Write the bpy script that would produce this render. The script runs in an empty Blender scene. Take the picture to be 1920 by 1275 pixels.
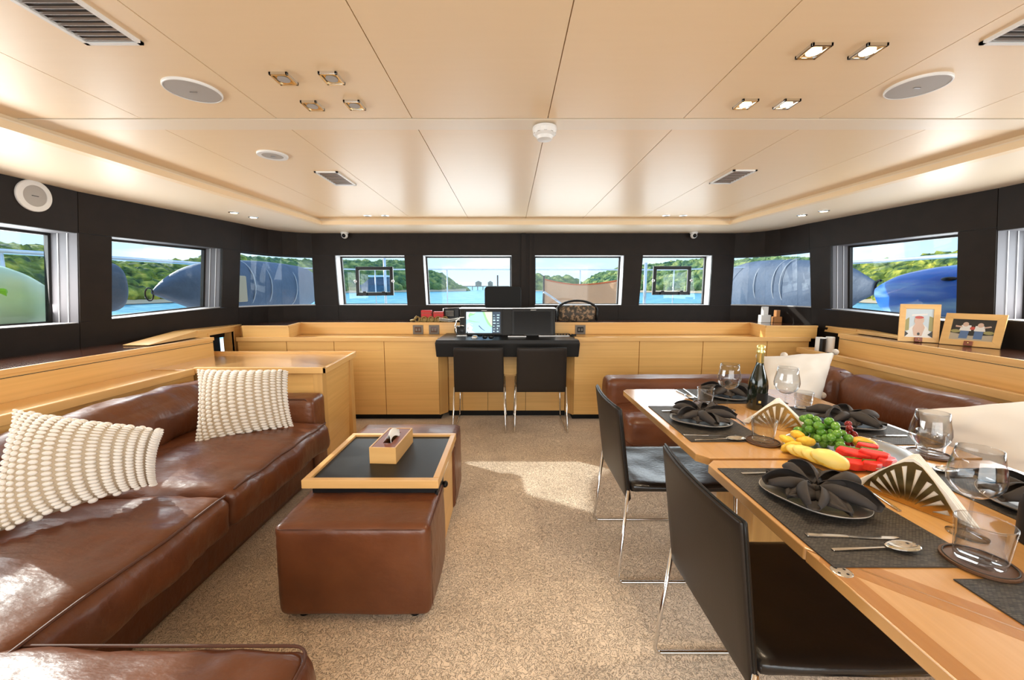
import bpy, bmesh, math, random
from math import sin, cos, pi, sqrt, atan, radians
from mathutils import Vector, Matrix, noise, Euler
random.seed(7)
SC = bpy.context.scene
COL = SC.collection
# ---------------------------------------------------------------- camera
FPX = 735.0; CX, CY = 955.0, 637.5; PIT = atan(91/735.0); EH = 1.35
cd = bpy.data.cameras.new('camera'); cam = bpy.data.objects.new('camera', cd); COL.objects.link(cam)
cam.location = (0, 0, EH); cam.rotation_euler = (pi/2-PIT, 0, 0)
cd.sensor_width = 36; cd.lens = FPX/1920*36; cd.shift_x = 5/1920; cd.clip_start = .05; cd.clip_end = 6000
SC.camera = cam
# ---------------------------------------------------------------- view
vs = SC.view_settings; vs.view_transform = 'Standard'; vs.look = 'None'; vs.gamma = 1; vs.use_curve_mapping = False
vs.exposure = 0.74
# ---------------------------------------------------------------- world (blue sky with broken cloud)
w = bpy.data.worlds.new('sky'); SC.world = w; w.use_nodes = True
nt = w.node_tree; N = nt.nodes; L = nt.links; N.clear()
wo = N.new('ShaderNodeOutputWorld'); bg = N.new('ShaderNodeBackground'); bg.inputs[1].default_value = 1.25
tc = N.new('ShaderNodeTexCoord'); sx = N.new('ShaderNodeSeparateXYZ'); L.new(tc.outputs['Generated'], sx.inputs[0])
cr = N.new('ShaderNodeValToRGB'); L.new(sx.outputs[2], cr.inputs[0])
cr.color_ramp.elements[0].position = 0.0; cr.color_ramp.elements[0].color = (.66, .83, .95, 1)
cr.color_ramp.elements[1].position = .5; cr.color_ramp.elements[1].color = (.22, .45, .80, 1)
e = cr.color_ramp.elements.new(.12); e.color = (.50, .74, .93, 1)
mp = N.new('ShaderNodeMapping'); mp.inputs['Scale'].default_value = (2.2, 2.2, 9); L.new(tc.outputs['Generated'], mp.inputs[0])
nz = N.new('ShaderNodeTexNoise'); nz.inputs['Scale'].default_value = 1.6; nz.inputs['Detail'].default_value = 7; L.new(mp.outputs[0], nz.inputs[0])
c2 = N.new('ShaderNodeValToRGB'); c2.color_ramp.elements[0].position = .50; c2.color_ramp.elements[1].position = .66; L.new(nz.outputs[0], c2.inputs[0])
mx = N.new('ShaderNodeMixRGB'); mx.inputs[2].default_value = (.95, .97, 1, 1); L.new(c2.outputs[0], mx.inputs[0]); L.new(cr.outputs[0], mx.inputs[1])
L.new(mx.outputs[0], bg.inputs[0]); L.new(bg.outputs[0], wo.inputs[0])
# ---------------------------------------------------------------- sun and daylight
def light(name, kind, loc, energy, color=(1, 1, 1), **k):
    d = bpy.data.lights.new(name, kind); d.energy = energy; d.color = color
    o = bpy.data.objects.new(name, d); COL.objects.link(o); o.location = loc
    for a, v in k.items():
        if a == 'aim': o.rotation_euler = Vector(v).to_track_quat('-Z', 'Y').to_euler()
        else: setattr(d, a, v)
    return o
light('sun', 'SUN', (-20, 12, 12), 4.6, (1, .93, .82), angle=radians(.6), aim=(.86*cos(radians(24)), -.5*cos(radians(24)), -sin(radians(24))))
light('door_daylight', 'AREA', (.17, -2.45, 1.25), 75, (1, .93, .83), shape='RECTANGLE', size=4.6, size_y=1.9, aim=(0, 1, .02))
AREA_WIN = 55
light('window_daylight', 'AREA', (-3.32, 2.0, 1.5), AREA_WIN, (1, .97, .92), shape='RECTANGLE', size=3.2, size_y=.6, aim=(1, 0, -.05))
light('window_daylight', 'AREA', (3.62, 2.0, 1.5), AREA_WIN, (1, .97, .92), shape='RECTANGLE', size=3.2, size_y=.6, aim=(-1, 0, -.05))
light('window_daylight', 'AREA', (.17, 5.1, 1.48), 48, (1, .97, .92), shape='RECTANGLE', size=4.6, size_y=.6, aim=(0, -1, -.05))

# ---------------------------------------------------------------- unprojection (pixel of the photograph -> point on a real surface)
def ray(x, y):
    a = (x-CX)/FPX; b = -(y-CY)/FPX
    return Vector((a, cos(PIT)+b*sin(PIT), -sin(PIT)+b*cos(PIT)))
C0 = Vector((0, 0, EH))
def onz(x, y, z): r = ray(x, y); return C0+r*((z-EH)/r.z)
def ony(x, y, Y): r = ray(x, y); return C0+r*(Y/r.y)
def onx(x, y, X): r = ray(x, y); return C0+r*(X/r.x)

# ---------------------------------------------------------------- materials
M = {}
def mat(name, color, rough=.5, metal=0, noise_=None, bump=None, spec=None, emit=None, coat=0, sheen=0):
    m = bpy.data.materials.new(name); m.use_nodes = True; nt = m.node_tree; b = nt.nodes['Principled BSDF']; L = nt.links
    b.inputs['Base Color'].default_value = (*color, 1); b.inputs['Roughness'].default_value = rough; b.inputs['Metallic'].default_value = metal
    if spec is not None: b.inputs['Specular IOR Level'].default_value = spec
    if coat: b.inputs['Coat Weight'].default_value = coat; b.inputs['Coat Roughness'].default_value = .12
    if sheen: b.inputs['Sheen Weight'].default_value = sheen
    if emit: b.inputs['Emission Color'].default_value = (*emit[0], 1); b.inputs['Emission Strength'].default_value = emit[1]
    if noise_ or bump:
        tc = nt.nodes.new('ShaderNodeTexCoord')
    if noise_:   # (color2, scale vec, detail, lo, hi)
        c2_, sc, det, lo, hi = noise_
        mp = nt.nodes.new('ShaderNodeMapping'); mp.inputs['Scale'].default_value = sc; L.new(tc.outputs['Object'], mp.inputs[0])
        nz = nt.nodes.new('ShaderNodeTexNoise'); nz.inputs['Scale'].default_value = 1; nz.inputs['Detail'].default_value = det; L.new(mp.outputs[0], nz.inputs[0])
        cr = nt.nodes.new('ShaderNodeValToRGB'); cr.color_ramp.elements[0].position = lo; cr.color_ramp.elements[1].position = hi
        cr.color_ramp.elements[0].color = (*color, 1); cr.color_ramp.elements[1].color = (*c2_, 1)
        L.new(nz.outputs[0], cr.inputs[0]); L.new(cr.outputs[0], b.inputs['Base Color'])
    if bump:     # (scale vec, strength, distance, detail)
        sc, st, di, det = bump
        mp = nt.nodes.new('ShaderNodeMapping'); mp.inputs['Scale'].default_value = sc; L.new(tc.outputs['Object'], mp.inputs[0])
        nz = nt.nodes.new('ShaderNodeTexNoise'); nz.inputs['Scale'].default_value = 1; nz.inputs['Detail'].default_value = det; L.new(mp.outputs[0], nz.inputs[0])
        bp = nt.nodes.new('ShaderNodeBump'); bp.inputs['Strength'].default_value = st; bp.inputs['Distance'].default_value = di
        L.new(nz.outputs[0], bp.inputs['Height']); L.new(bp.outputs[0], b.inputs['Normal'])
    M[name] = m; return m
oakA, oakB = (.80, .475, .16), (.71, .405, .125)
mat('oak', oakA, .36, noise_=(oakB, (1.2, 1.2, 55), 4, .35, .75), coat=.15)
mat('oak_upright', (.72, .42, .14), .36, noise_=((.62, .34, .11), (45, 45, .8), 4, .35, .75), coat=.15)
mat('oak_edge', (.80, .48, .18), .34, noise_=((.70, .40, .14), (3, 3, 30), 3, .3, .8))
mat('oak_table', (.66, .36, .125), .25, noise_=((.57, .30, .095), (60, 1.2, 20), 4, .3, .8), coat=1)
M['oak_table'].node_tree.nodes['Principled BSDF'].inputs['Coat IOR'].default_value = 2.0
M['oak_table'].node_tree.nodes['Principled BSDF'].inputs['Coat Roughness'].default_value = .18
mat('oak_band', (.46, .215, .06), .22, noise_=((.38, .16, .04), (50, 2, 20), 4, .3, .8), coat=.5)
mat('walnut', (.10, .035, .018), .18, noise_=((.05, .018, .01), (30, 1.0, 20), 4, .3, .8), coat=.6)
mat('ceiling_veneer', (.90, .69, .44), .46, noise_=((.885, .675, .425), (3, 40, 20), 3, .3, .8), coat=.24)
M['ceiling_veneer'].node_tree.nodes['Principled BSDF'].inputs['Coat Roughness'].default_value = .3
mat('ceiling_trim', (.82, .64, .42), .4)
mat('soffit', (.88, .74, .56), .4)
mat('dark_panel', (.018, .012, .009), .55, noise_=((.015, .010, .0075), (8, 8, 8), 2, .4, .6), spec=.22)
mat('seam_black', (.008, .006, .005), .6)
mat('brown_leather', (.165, .052, .018), .36, noise_=((.115, .034, .012), (5, 5, 5), 4, .35, .7), bump=((9, 22, 14), .30, .02, 5), coat=.1)
mat('leather_piping', (.085, .026, .010), .65)
mat('seat_leather', (.012, .010, .009), .24, bump=((60, 60, 60), .2, .003, 3))
mat('black_leather', (.008, .007, .006), .42, spec=.3, bump=((220, 220, 220), .15, .001, 3))
mat('brown_black_leather', (.016, .011, .008), .42, spec=.35, bump=((220, 220, 220), .15, .001, 3))
mat('black_plastic', (.006, .006, .007), .35, spec=.3)
mat('matt_black', (.006, .006, .006), .6, spec=.25)
mat('chrome', (.75, .74, .72), .12, 1)
mat('brushed_steel', (.55, .54, .53), .32, 1)
mat('gold', (.72, .50, .20), .2, 1)
mat('white_plastic', (.80, .78, .75), .4)
mat('grey_mesh', (.42, .39, .36), .55, bump=((900, 900, 900), .3, .001, 0))
mat('grey_reveal', (.13, .125, .135), .7, spec=.2)
mat('socket_grey', (.16, .14, .12), .45)
mat('pale_line', (.50, .49, .50), .55)
mat('white_gelcoat', (.85, .85, .84), .3)
mat('linen_white', (.70, .62, .53), .85, bump=((600, 600, 600), .3, .001, 2), sheen=.2)
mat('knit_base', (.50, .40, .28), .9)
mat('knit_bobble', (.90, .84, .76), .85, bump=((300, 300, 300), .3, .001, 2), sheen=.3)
mat('napkin_white', (.84, .80, .74), .85)
mat('napkin_grey', (.042, .036, .034), .7, bump=((900, 900, 900), .3, .0006, 1), spec=.25)
mat('stoneware', (.16, .15, .14), .3)
mat('rattan_dark', (.035, .028, .024), .55)
mat('rattan_thread', (.10, .085, .07), .55)
mat('coaster_wood', (.10, .045, .02), .4)
mat('bottle_glass', (.006, .010, .006), .06, coat=.5)
mat('gold_foil', (.78, .68, .28), .3, .8)
mat('grape_green', (.085, .24, .025), .25, noise_=((.16, .33, .045), (30, 30, 30), 2, .4, .7))
mat('grape_red', (.22, .012, .012), .25)
mat('stalk', (.22, .12, .05), .7)
mat('pineapple', (.90, .62, .07), .45, noise_=((.78, .45, .04), (60, 60, 60), 3, .4, .7))
mat('pineapple_pale', (.90, .70, .20), .45)
mat('watermelon', (.80, .045, .03), .3, noise_=((.65, .02, .02), (40, 40, 40), 2, .4, .7))
mat('mango', (.88, .42, .05), .35)
mat('banana', (.86, .60, .05), .45)
mat('red_gift', (.55, .02, .02), .5)
mat('basket_gold', (.30, .20, .06), .5, .3)
mat('paper', (.85, .83, .78), .7)
mat('camo', (.05, .04, .03), .6, noise_=((.30, .20, .12), (28, 28, 28), 3, .48, .58))
mat('screen_black', (.004, .004, .005), .2, spec=.2)
mat('tissue', (.9, .9, .88), .8)
mat('red_leather_top', (.26, .07, .035), .4)
mat('navy_canvas', (.085, .11, .16), .6, noise_=((.12, .15, .21), (2.5, 2.5, 2.5), 5, .4, .7), bump=((6, 6, 6), .5, .05, 4))
mat('tan_canvas', (.90, .50, .27), .7, bump=((6, 6, 6), .4, .05, 3))
mat('kayak_green', (.60, .86, .42), .3, noise_=((.78, .92, .70), (1, 1, 3), 2, .35, .7))
mat('kayak_green_dark', (.28, .75, .03), .35)
mat('kayak_blue', (.02, .16, .75), .22, noise_=((.35, .62, .95), (.6, .8, 6), 3, .48, .66))
mat('orange_fabric', (.75, .16, .04), .6)
mat('rail_steel', (.82, .82, .82), .2, .6)
mat('sand', (.62, .47, .30), .9)
mat('rock', (.38, .30, .22), .95, noise_=((.22, .2, .15), (.2, .2, .4), 5, .4, .6))
mat('mint_lid', (.6, .8, .7), .5)
mat('wood_mill', (.55, .25, .09), .4)
M['lamp_glow'] = mat('lamp_glow', (1, .9, .7), .5, emit=((1, .80, .50), 9))
for nm, c, s in (('chart_water', (.35, .62, .95), 1.0), ('chart_shallow', (.60, .82, 1), 1.0), ('chart_green', (.30, .62, .30), .9), ('chart_sand', (.85, .83, .55), .9), ('chart_white', (.9, .95, .9), .9), ('chart_panel', (.02, .05, .09), .8), ('chart_dot', (.5, .75, .8), .9)):
    mat(nm, (.02, .02, .02), .3, emit=(c, s))
for nm, c in (('photo_sky', (.55, .62, .66)), ('photo_skin', (.62, .42, .32)), ('photo_white', (.75, .72, .68)), ('photo_dark', (.03, .028, .025)), ('photo_denim', (.10, .17, .32)), ('photo_olive', (.33, .30, .12)), ('photo_red', (.5, .08, .06)), ('photo_sand', (.45, .38, .28))):
    mat(nm, c, .25)
# carpet: looped pile
def carpet():
    m = bpy.data.materials.new('carpet'); m.use_nodes = True; nt = m.node_tree; b = nt.nodes['Principled BSDF']; L = nt.links; n = nt.nodes.new
    b.inputs['Roughness'].default_value = .95; b.inputs['Sheen Weight'].default_value = .25
    tc = n('ShaderNodeTexCoord')
    wn = n('ShaderNodeTexNoise'); wn.inputs['Scale'].default_value = 26; wn.inputs['Detail'].default_value = 2; L.new(tc.outputs['Object'], wn.inputs[0])
    sub = n('ShaderNodeVectorMath'); sub.operation = 'MULTIPLY_ADD'; sub.inputs[1].default_value = (.07, .07, .07); L.new(wn.outputs['Color'], sub.inputs[0]); L.new(tc.outputs['Object'], sub.inputs[2])
    nz = n('ShaderNodeTexNoise'); nz.inputs['Scale'].default_value = 95; nz.inputs['Detail'].default_value = 1; L.new(sub.outputs[0], nz.inputs[0])
    # ridges where the noise crosses its middle value -> worm-like loops
    m1 = n('ShaderNodeMath'); m1.operation = 'SUBTRACT'; m1.inputs[1].default_value = .5; L.new(nz.outputs[0], m1.inputs[0])
    m2 = n('ShaderNodeMath'); m2.operation = 'ABSOLUTE'; L.new(m1.outputs[0], m2.inputs[0])
    m3 = n('ShaderNodeMapRange'); m3.inputs['From Min'].default_value = 0; m3.inputs['From Max'].default_value = .055; L.new(m2.outputs[0], m3.inputs[0])
    big = n('ShaderNodeTexNoise'); big.inputs['Scale'].default_value = 3.0; big.inputs['Detail'].default_value = 3; L.new(tc.outputs['Object'], big.inputs[0])
    cr = n('ShaderNodeValToRGB'); cr.color_ramp.elements[0].color = (.60, .45, .305, 1); cr.color_ramp.elements[1].color = (.95, .78, .60, 1); cr.color_ramp.elements[1].position = .8
    L.new(m3.outputs[0], cr.inputs[0])
    mixc = n('ShaderNodeMixRGB'); mixc.blend_type = 'MULTIPLY'; mixc.inputs[0].default_value = 1
    cr2 = n('ShaderNodeValToRGB'); cr2.color_ramp.elements[0].position = .35; cr2.color_ramp.elements[0].color = (.82, .80, .78, 1); cr2.color_ramp.elements[1].position = .65; cr2.color_ramp.elements[1].color = (1, 1, 1, 1)
    L.new(big.outputs[0], cr2.inputs[0]); L.new(cr.outputs[0], mixc.inputs[1]); L.new(cr2.outputs[0], mixc.inputs[2]); L.new(mixc.outputs[0], b.inputs['Base Color'])
    bp = n('ShaderNodeBump'); bp.inputs['Strength'].default_value = .9; bp.inputs['Distance'].default_value = .006; L.new(m3.outputs[0], bp.inputs['Height']); L.new(bp.outputs[0], b.inputs['Normal'])
    M['carpet'] = m
carpet()
def glass(name, tint, fac=1.0, ior=1.45, base=.0):
    m = bpy.data.materials.new(name); m.use_nodes = True; nt = m.node_tree; nt.nodes.clear(); n = nt.nodes.new; L = nt.links
    o = n('ShaderNodeOutputMaterial'); mx = n('ShaderNodeMixShader'); t = n('ShaderNodeBsdfTransparent'); g = n('ShaderNodeBsdfGlossy'); f = n('ShaderNodeFresnel')
    geo = n('ShaderNodeNewGeometry'); mr = n('ShaderNodeMapRange'); mr.inputs['To Min'].default_value = ior; mr.inputs['To Max'].default_value = 1/ior; L.new(geo.outputs['Backfacing'], mr.inputs[0]); L.new(mr.outputs[0], f.inputs[0])
    g.inputs['Roughness'].default_value = .02; t.inputs[0].default_value = (*tint, 1)
    ma = n('ShaderNodeMath'); ma.operation = 'MULTIPLY_ADD'; ma.inputs[1].default_value = fac; ma.inputs[2].default_value = base; ma.use_clamp = True
    L.new(f.outputs[0], ma.inputs[0]); L.new(ma.outputs[0], mx.inputs[0]); L.new(t.outputs[0], mx.inputs[1]); L.new(g.outputs[0], mx.inputs[2]); L.new(mx.outputs[0], o.inputs[0])
    M[name] = m
glass('window_glass', (.80, .84, .86), .45)
glass('clear_plastic', (.86, .88, .90), .5, base=.03)
glass('drinking_glass', (.93, .94, .95), 1.25, 1.5)
# sea
def sea():
    m = bpy.data.materials.new('sea_water'); m.use_nodes = True; nt = m.node_tree; b = nt.nodes['Principled BSDF']; L = nt.links; n = nt.nodes.new
    b.inputs['Roughness'].default_value = .25; b.inputs['Specular IOR Level'].default_value = .3
    tc = n('ShaderNodeTexCoord'); mp = n('ShaderNodeMapping'); mp.inputs['Scale'].default_value = (.5, .9, 1); L.new(tc.outputs['Object'], mp.inputs[0])
    nz = n('ShaderNodeTexNoise'); nz.inputs['Scale'].default_value = .9; nz.inputs['Detail'].default_value = 8; L.new(mp.outputs[0], nz.inputs[0])
    cr = n('ShaderNodeValToRGB'); cr.color_ramp.elements[0].position = .38; cr.color_ramp.elements[0].color = (.03, .36, .55, 1); cr.color_ramp.elements[1].position = .68; cr.color_ramp.elements[1].color = (.26, .72, .88, 1)
    L.new(nz.outputs[0], cr.inputs[0]); L.new(cr.outputs[0], b.inputs['Base Color'])
    bp = n('ShaderNodeBump'); bp.inputs['Strength'].default_value = .6; bp.inputs['Distance'].default_value = .4; L.new(nz.outputs[0], bp.inputs['Height']); L.new(bp.outputs[0], b.inputs['Normal'])
    M['sea_water'] = m
sea()
def foliage(name, a, b_, c_, s):
    m = bpy.data.materials.new(name); m.use_nodes = True; nt = m.node_tree; b = nt.nodes['Principled BSDF']; L = nt.links; n = nt.nodes.new
    b.inputs['Roughness'].default_value = .9
    tc = n('ShaderNodeTexCoord'); nz = n('ShaderNodeTexNoise'); nz.inputs['Scale'].default_value = s; nz.inputs['Detail'].default_value = 6; L.new(tc.outputs['Object'], nz.inputs[0])
    cr = n('ShaderNodeValToRGB'); cr.color_ramp.elements[0].position = .36; cr.color_ramp.elements[0].color = (*a, 1); cr.color_ramp.elements[1].position = .68; cr.color_ramp.elements[1].color = (*c_, 1)
    e = cr.color_ramp.elements.new(.52); e.color = (*b_, 1)
    L.new(nz.outputs[0], cr.inputs[0]); L.new(cr.outputs[0], b.inputs['Base Color']); M[name] = m
foliage('hill_trees_near', (.03, .07, .02), (.20, .24, .03), (.55, .47, .06), .55)
foliage('hill_trees_far', (.05, .12, .06), (.17, .25, .07), (.46, .46, .14), .22)

# ---------------------------------------------------------------- mesh helpers
class G:
    def __init__(s): s.v = []; s.f = []
    def add(s, vs, fs):
        o = len(s.v); s.v += [tuple(p) for p in vs]; s.f += [tuple(i+o for i in f) for f in fs]; return s
    def hexa(s, p): return s.add(p, [(3, 2, 1, 0), (4, 5, 6, 7), (0, 1, 5, 4), (1, 2, 6, 5), (2, 3, 7, 6), (3, 0, 4, 7)])
    def box(s, x0, x1, y0, y1, z0, z1):
        return s.hexa([(x0, y0, z0), (x1, y0, z0), (x1, y1, z0), (x0, y1, z0), (x0, y0, z1), (x1, y0, z1), (x1, y1, z1), (x0, y1, z1)])
    def prism(s, poly, z0, z1):
        n = len(poly); return s.add([(x, y, z0) for x, y in poly]+[(x, y, z1) for x, y in poly],
            [tuple(range(n-1, -1, -1)), tuple(range(n, 2*n))]+[(i, (i+1) % n, (i+1) % n+n, i+n) for i in range(n)])
    def slab(s, pts, off):
        off = Vector(off); n = len(pts); a = [Vector(p) for p in pts]
        return s.add(a+[p+off for p in a], [tuple(range(n-1, -1, -1)), tuple(range(n, 2*n))]+[(i, (i+1) % n, (i+1) % n+n, i+n) for i in range(n)])
    def tube(s, pts, r, n=8, closed=False, caps=True):
        pts = [Vector(p) for p in pts]; m = len(pts); rings = []
        rr = r if isinstance(r, (list, tuple)) else [r]*m
        up = None; vs = []
        for i, p in enumerate(pts):
            if closed: d = pts[(i+1) % m]-pts[i-1]
            else: d = pts[min(i+1, m-1)]-pts[max(i-1, 0)]
            if d.length < 1e-9: d = Vector((0, 0, 1))
            d.normalize()
            if up is None: up = Vector((0, 0, 1)) if abs(d.z) < .9 else Vector((1, 0, 0))
            a = d.cross(up)
            if a.length < 1e-6: a = d.cross(Vector((0, 1, 0)))
            a.normalize(); up = a.cross(d).normalized()
            for k in range(n): t = 2*pi*k/n; vs.append(p+(a*cos(t)+up*sin(t))*rr[i])
        fs = []
        for i in range(m if closed else m-1):
            j = (i+1) % m
            for k in range(n): fs.append((i*n+k, i*n+(k+1) % n, j*n+(k+1) % n, j*n+k))
        if not closed and caps: fs += [tuple(range(n-1, -1, -1)), tuple((m-1)*n+k for k in range(n))]
        return s.add(vs, fs)
    def lathe(s, prof, n=24, c=(0, 0, 0), mtx=None):
        vs = []; fs = []; m = len(prof)
        for r, z in prof:
            for k in range(n):
                t = 2*pi*k/n; p = Vector((r*cos(t), r*sin(t), z)); p = (mtx @ p if mtx else p)+Vector(c); vs.append(p)
        for i in range(m-1):
            for k in range(n): fs.append((i*n+k, i*n+(k+1) % n, (i+1)*n+(k+1) % n, (i+1)*n+k))
        if prof[0][0] > 1e-5: fs.append(tuple(range(n-1, -1, -1)))
        if prof[-1][0] > 1e-5: fs.append(tuple((m-1)*n+k for k in range(n)))
        return s.add(vs, fs)
    def ell(s, c, r, nu=10, nv=6, mtx=None):
        prof = []
        vs = [];
        for i in range(nv+1):
            a = pi*i/nv
            for k in range(nu):
                t = 2*pi*k/nu; p = Vector((sin(a)*cos(t)*r[0], sin(a)*sin(t)*r[1], -cos(a)*r[2]))
                vs.append((mtx @ p if mtx else p)+Vector(c))
        fs = [(i*nu+k, i*nu+(k+1) % nu, (i+1)*nu+(k+1) % nu, (i+1)*nu+k) for i in range(nv) for k in range(nu)]
        return s.add(vs, fs)
    def grid(s, fn, nu, nv):
        vs = [fn(i/nu, j/nv) for j in range(nv+1) for i in range(nu+1)]
        return s.add(vs, [(j*(nu+1)+i, j*(nu+1)+i+1, (j+1)*(nu+1)+i+1, (j+1)*(nu+1)+i) for j in range(nv) for i in range(nu)])
def loc_of(p):
    v = Vector((0, 0, 0))
    while p is not None: v = v+p.location; p = p.parent
    return v
def obj(name, g, m, parent=None, world=True, smooth=False, bevel=0, seg=2, sub=0, solid=0, weld=False, rz=None):
    me = bpy.data.meshes.new(name)
    off = loc_of(parent) if (parent is not None and world) else Vector((0, 0, 0))
    me.from_pydata([(x-off.x, y-off.y, z-off.z) for x, y, z in g.v], [], g.f)
    bm = bmesh.new(); bm.from_mesh(me)
    if weld: bmesh.ops.remove_doubles(bm, verts=bm.verts, dist=1e-5)
    bmesh.ops.recalc_face_normals(bm, faces=bm.faces); bm.to_mesh(me); bm.free()
    me.materials.append(M[m])
    if smooth:
        for p in me.polygons: p.use_smooth = True
    o = bpy.data.objects.new(name, me); COL.objects.link(o)
    if parent is not None: o.parent = parent
    if solid: md = o.modifiers.new('s', 'SOLIDIFY'); md.thickness = solid; md.offset = 0
    if bevel:
        md = o.modifiers.new('b', 'BEVEL'); md.width = bevel; md.segments = seg; md.limit_method = 'ANGLE'; md.angle_limit = radians(35)
        md.harden_normals = False
    if sub: md = o.modifiers.new('u', 'SUBSURF'); md.levels = sub; md.render_levels = sub
    return o
def tag(o, label, cat, group=None):
    o['label'] = label; o['category'] = cat
    if group: o['group'] = group
    return o
def thing(name, label, cat, loc=(0, 0, 0), rotz=0, group=None):
    o = bpy.data.objects.new(name, None); COL.objects.link(o); o.location = loc; o.rotation_euler = (0, 0, rotz); o.empty_display_size = .1
    return tag(o, label, cat, group)
def struct(name, g=None, m=None, loc=(0, 0, 0), **k):
    if g is None: o = bpy.data.objects.new(name, None); COL.objects.link(o); o.location = loc
    else: o = obj(name, g, m, **k)
    o['kind'] = 'structure'; return o
def dup(root, loc, rotz, label=None, group=None):
    r = root.copy(); COL.objects.link(r); r.location = loc; r.rotation_euler = (root.rotation_euler[0], root.rotation_euler[1], rotz)
    if label: r['label'] = label
    if group: r['group'] = group
    for ch in list(root.children):
        c = ch.copy(); COL.objects.link(c); c.parent = r
        for g_ in ch.children: d = g_.copy(); COL.objects.link(d); d.parent = c
    return r
def stuff(o): o['kind'] = 'stuff'; return o
def roundbox(g, x0, x1, y0, y1, z0, z1, r=.04, puff=.02, n=(16, 16, 6), wr=.006, seed=0, puff_side=.01, wscale=4.0, stretch=(1, 1, 1)):
    c = Vector(((x0+x1)/2, (y0+y1)/2, (z0+z1)/2)); h = Vector(((x1-x0)/2, (y1-y0)/2, (z1-z0)/2)); r = min(r, h.x*.98, h.y*.98, h.z*.98)
    def f(P):
        q = Vector([max(-(h[i]-r), min(h[i]-r, P[i])) for i in range(3)]); d = P-q
        d = d.normalized() if d.length > 1e-9 else d
        out = q+d*r
        nx, ny, nz_ = P.x/h.x, P.y/h.y, P.z/h.z
        out.z += d.z*puff*(1-nx*nx)*(1-ny*ny)
        out.x += d.x*puff_side*(1-ny*ny)*(1-nz_*nz_); out.y += d.y*puff_side*(1-nx*nx)*(1-nz_*nz_)
        if wr:
            pp = out+c; t = noise.noise(Vector((pp.x*wscale*stretch[0], pp.y*wscale*stretch[1], pp.z*wscale*stretch[2]))+Vector((seed, seed*.7, 0)))
            t2 = noise.noise(Vector((pp.x*wscale*stretch[0]*2.7, pp.y*wscale*stretch[1]*2.7, pp.z*wscale*2.7))+Vector((seed, 3, 1)))
            out += d*(t*wr+abs(t2)*wr*-.8)
        return out+c
    nx, ny, nz_ = n
    def face(ax, sgn, na, nb):
        vs = []
        a, b = [i for i in range(3) if i != ax]
        for j in range(nb+1):
            for i in range(na+1):
                P = Vector((0, 0, 0)); P[ax] = sgn*h[ax]
                # cosine-ish spacing puts more columns at the rounded edges
                u = -1+2*i/na; v = -1+2*j/nb
                u = math.copysign(abs(u)**.8, u); v = math.copysign(abs(v)**.8, v)
                P[a] = u*h[a]; P[b] = v*h[b]; vs.append(f(P))
        g.add(vs, [(j*(na+1)+i, j*(na+1)+i+1, (j+1)*(na+1)+i+1, (j+1)*(na+1)+i) for j in range(nb) for i in range(na)])
    for sg in (-1, 1): face(0, sg, ny, nz_); face(1, sg, nx, nz_); face(2, sg, nx, ny)
    return g
def rrect(x0, x1, y0, y1, z, r, n=5):
    pts = []
    for cx_, cy_, a0 in ((x1-r, y1-r, 0), (x0+r, y1-r, pi/2), (x0+r, y0+r, pi), (x1-r, y0+r, 3*pi/2)):
        for k in range(n+1): a = a0+pi/2*k/n; pts.append((cx_+r*cos(a), cy_+r*sin(a), z))
    return pts

# ================================================================ ROOM
ZS, ZC = 2.05, 2.11; LN = .118; YF = 4.87
def xl(Y): return -3.05 if Y <= 2.86 else -3.05+.25*(Y-2.86)/1.35
def xr(Y): return 3.34 if Y <= 2.8 else 3.34-.23*(Y-2.8)/1.38
def PL(Y, z): return Vector((xl(Y)-LN*(ZS-z), Y, z))
def PR(Y, z): return Vector((xr(Y)+LN*(ZS-z), Y, z))
def PF(X, z): return Vector((X, YF, z))
def hitL(px, py):
    X = -3.0
    for _ in range(12): p = onx(px, py, X); X = PL(p.y, p.z).x
    return (p.y, p.z)
def hitR(px, py):
    X = 3.2
    for _ in range(12): p = onx(px, py, X); X = PR(p.y, p.z).x
    return (p.y, p.z)
def hitF(px, py): p = ony(px, py, YF); return (p.x, p.z)
# floor
g = G(); g.box(-3.4, 3.7, -2.7, 5.0, -.05, 0); struct('floor', g, 'carpet')
def panel(wall, pts, out, gap=.0022, proud=.006):
    P = [Vector(p) for p in pts]; c = sum(P, Vector())/len(P); q = []
    n = len(P)
    for i, p in enumerate(P):
        a = (P[(i+1) % n]-p); b = (P[i-1]-p)
        if a.length < 1e-4 or b.length < 1e-4: q.append(p); continue
        q.append(p+a.normalized()*gap+b.normalized()*gap)
    gg = G(); gg.slab([p-Vector(out)*proud for p in q], Vector(out)*(proud-.001)); return obj('panel', gg, 'dark_panel', wall)
def build_wall(name, fn, out, quads):
    wl = struct(name); back = G(); o = Vector(out)
    for q in quads: back.slab([fn(*p)+o*.0005 for p in q], o*.02)
    obj('backing_board', back, 'seam_black', wl)
    for q in quads:
        panel(wl, [fn(*p) for p in q], out)
    return wl
ZB = .88
wn = [0]
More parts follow.
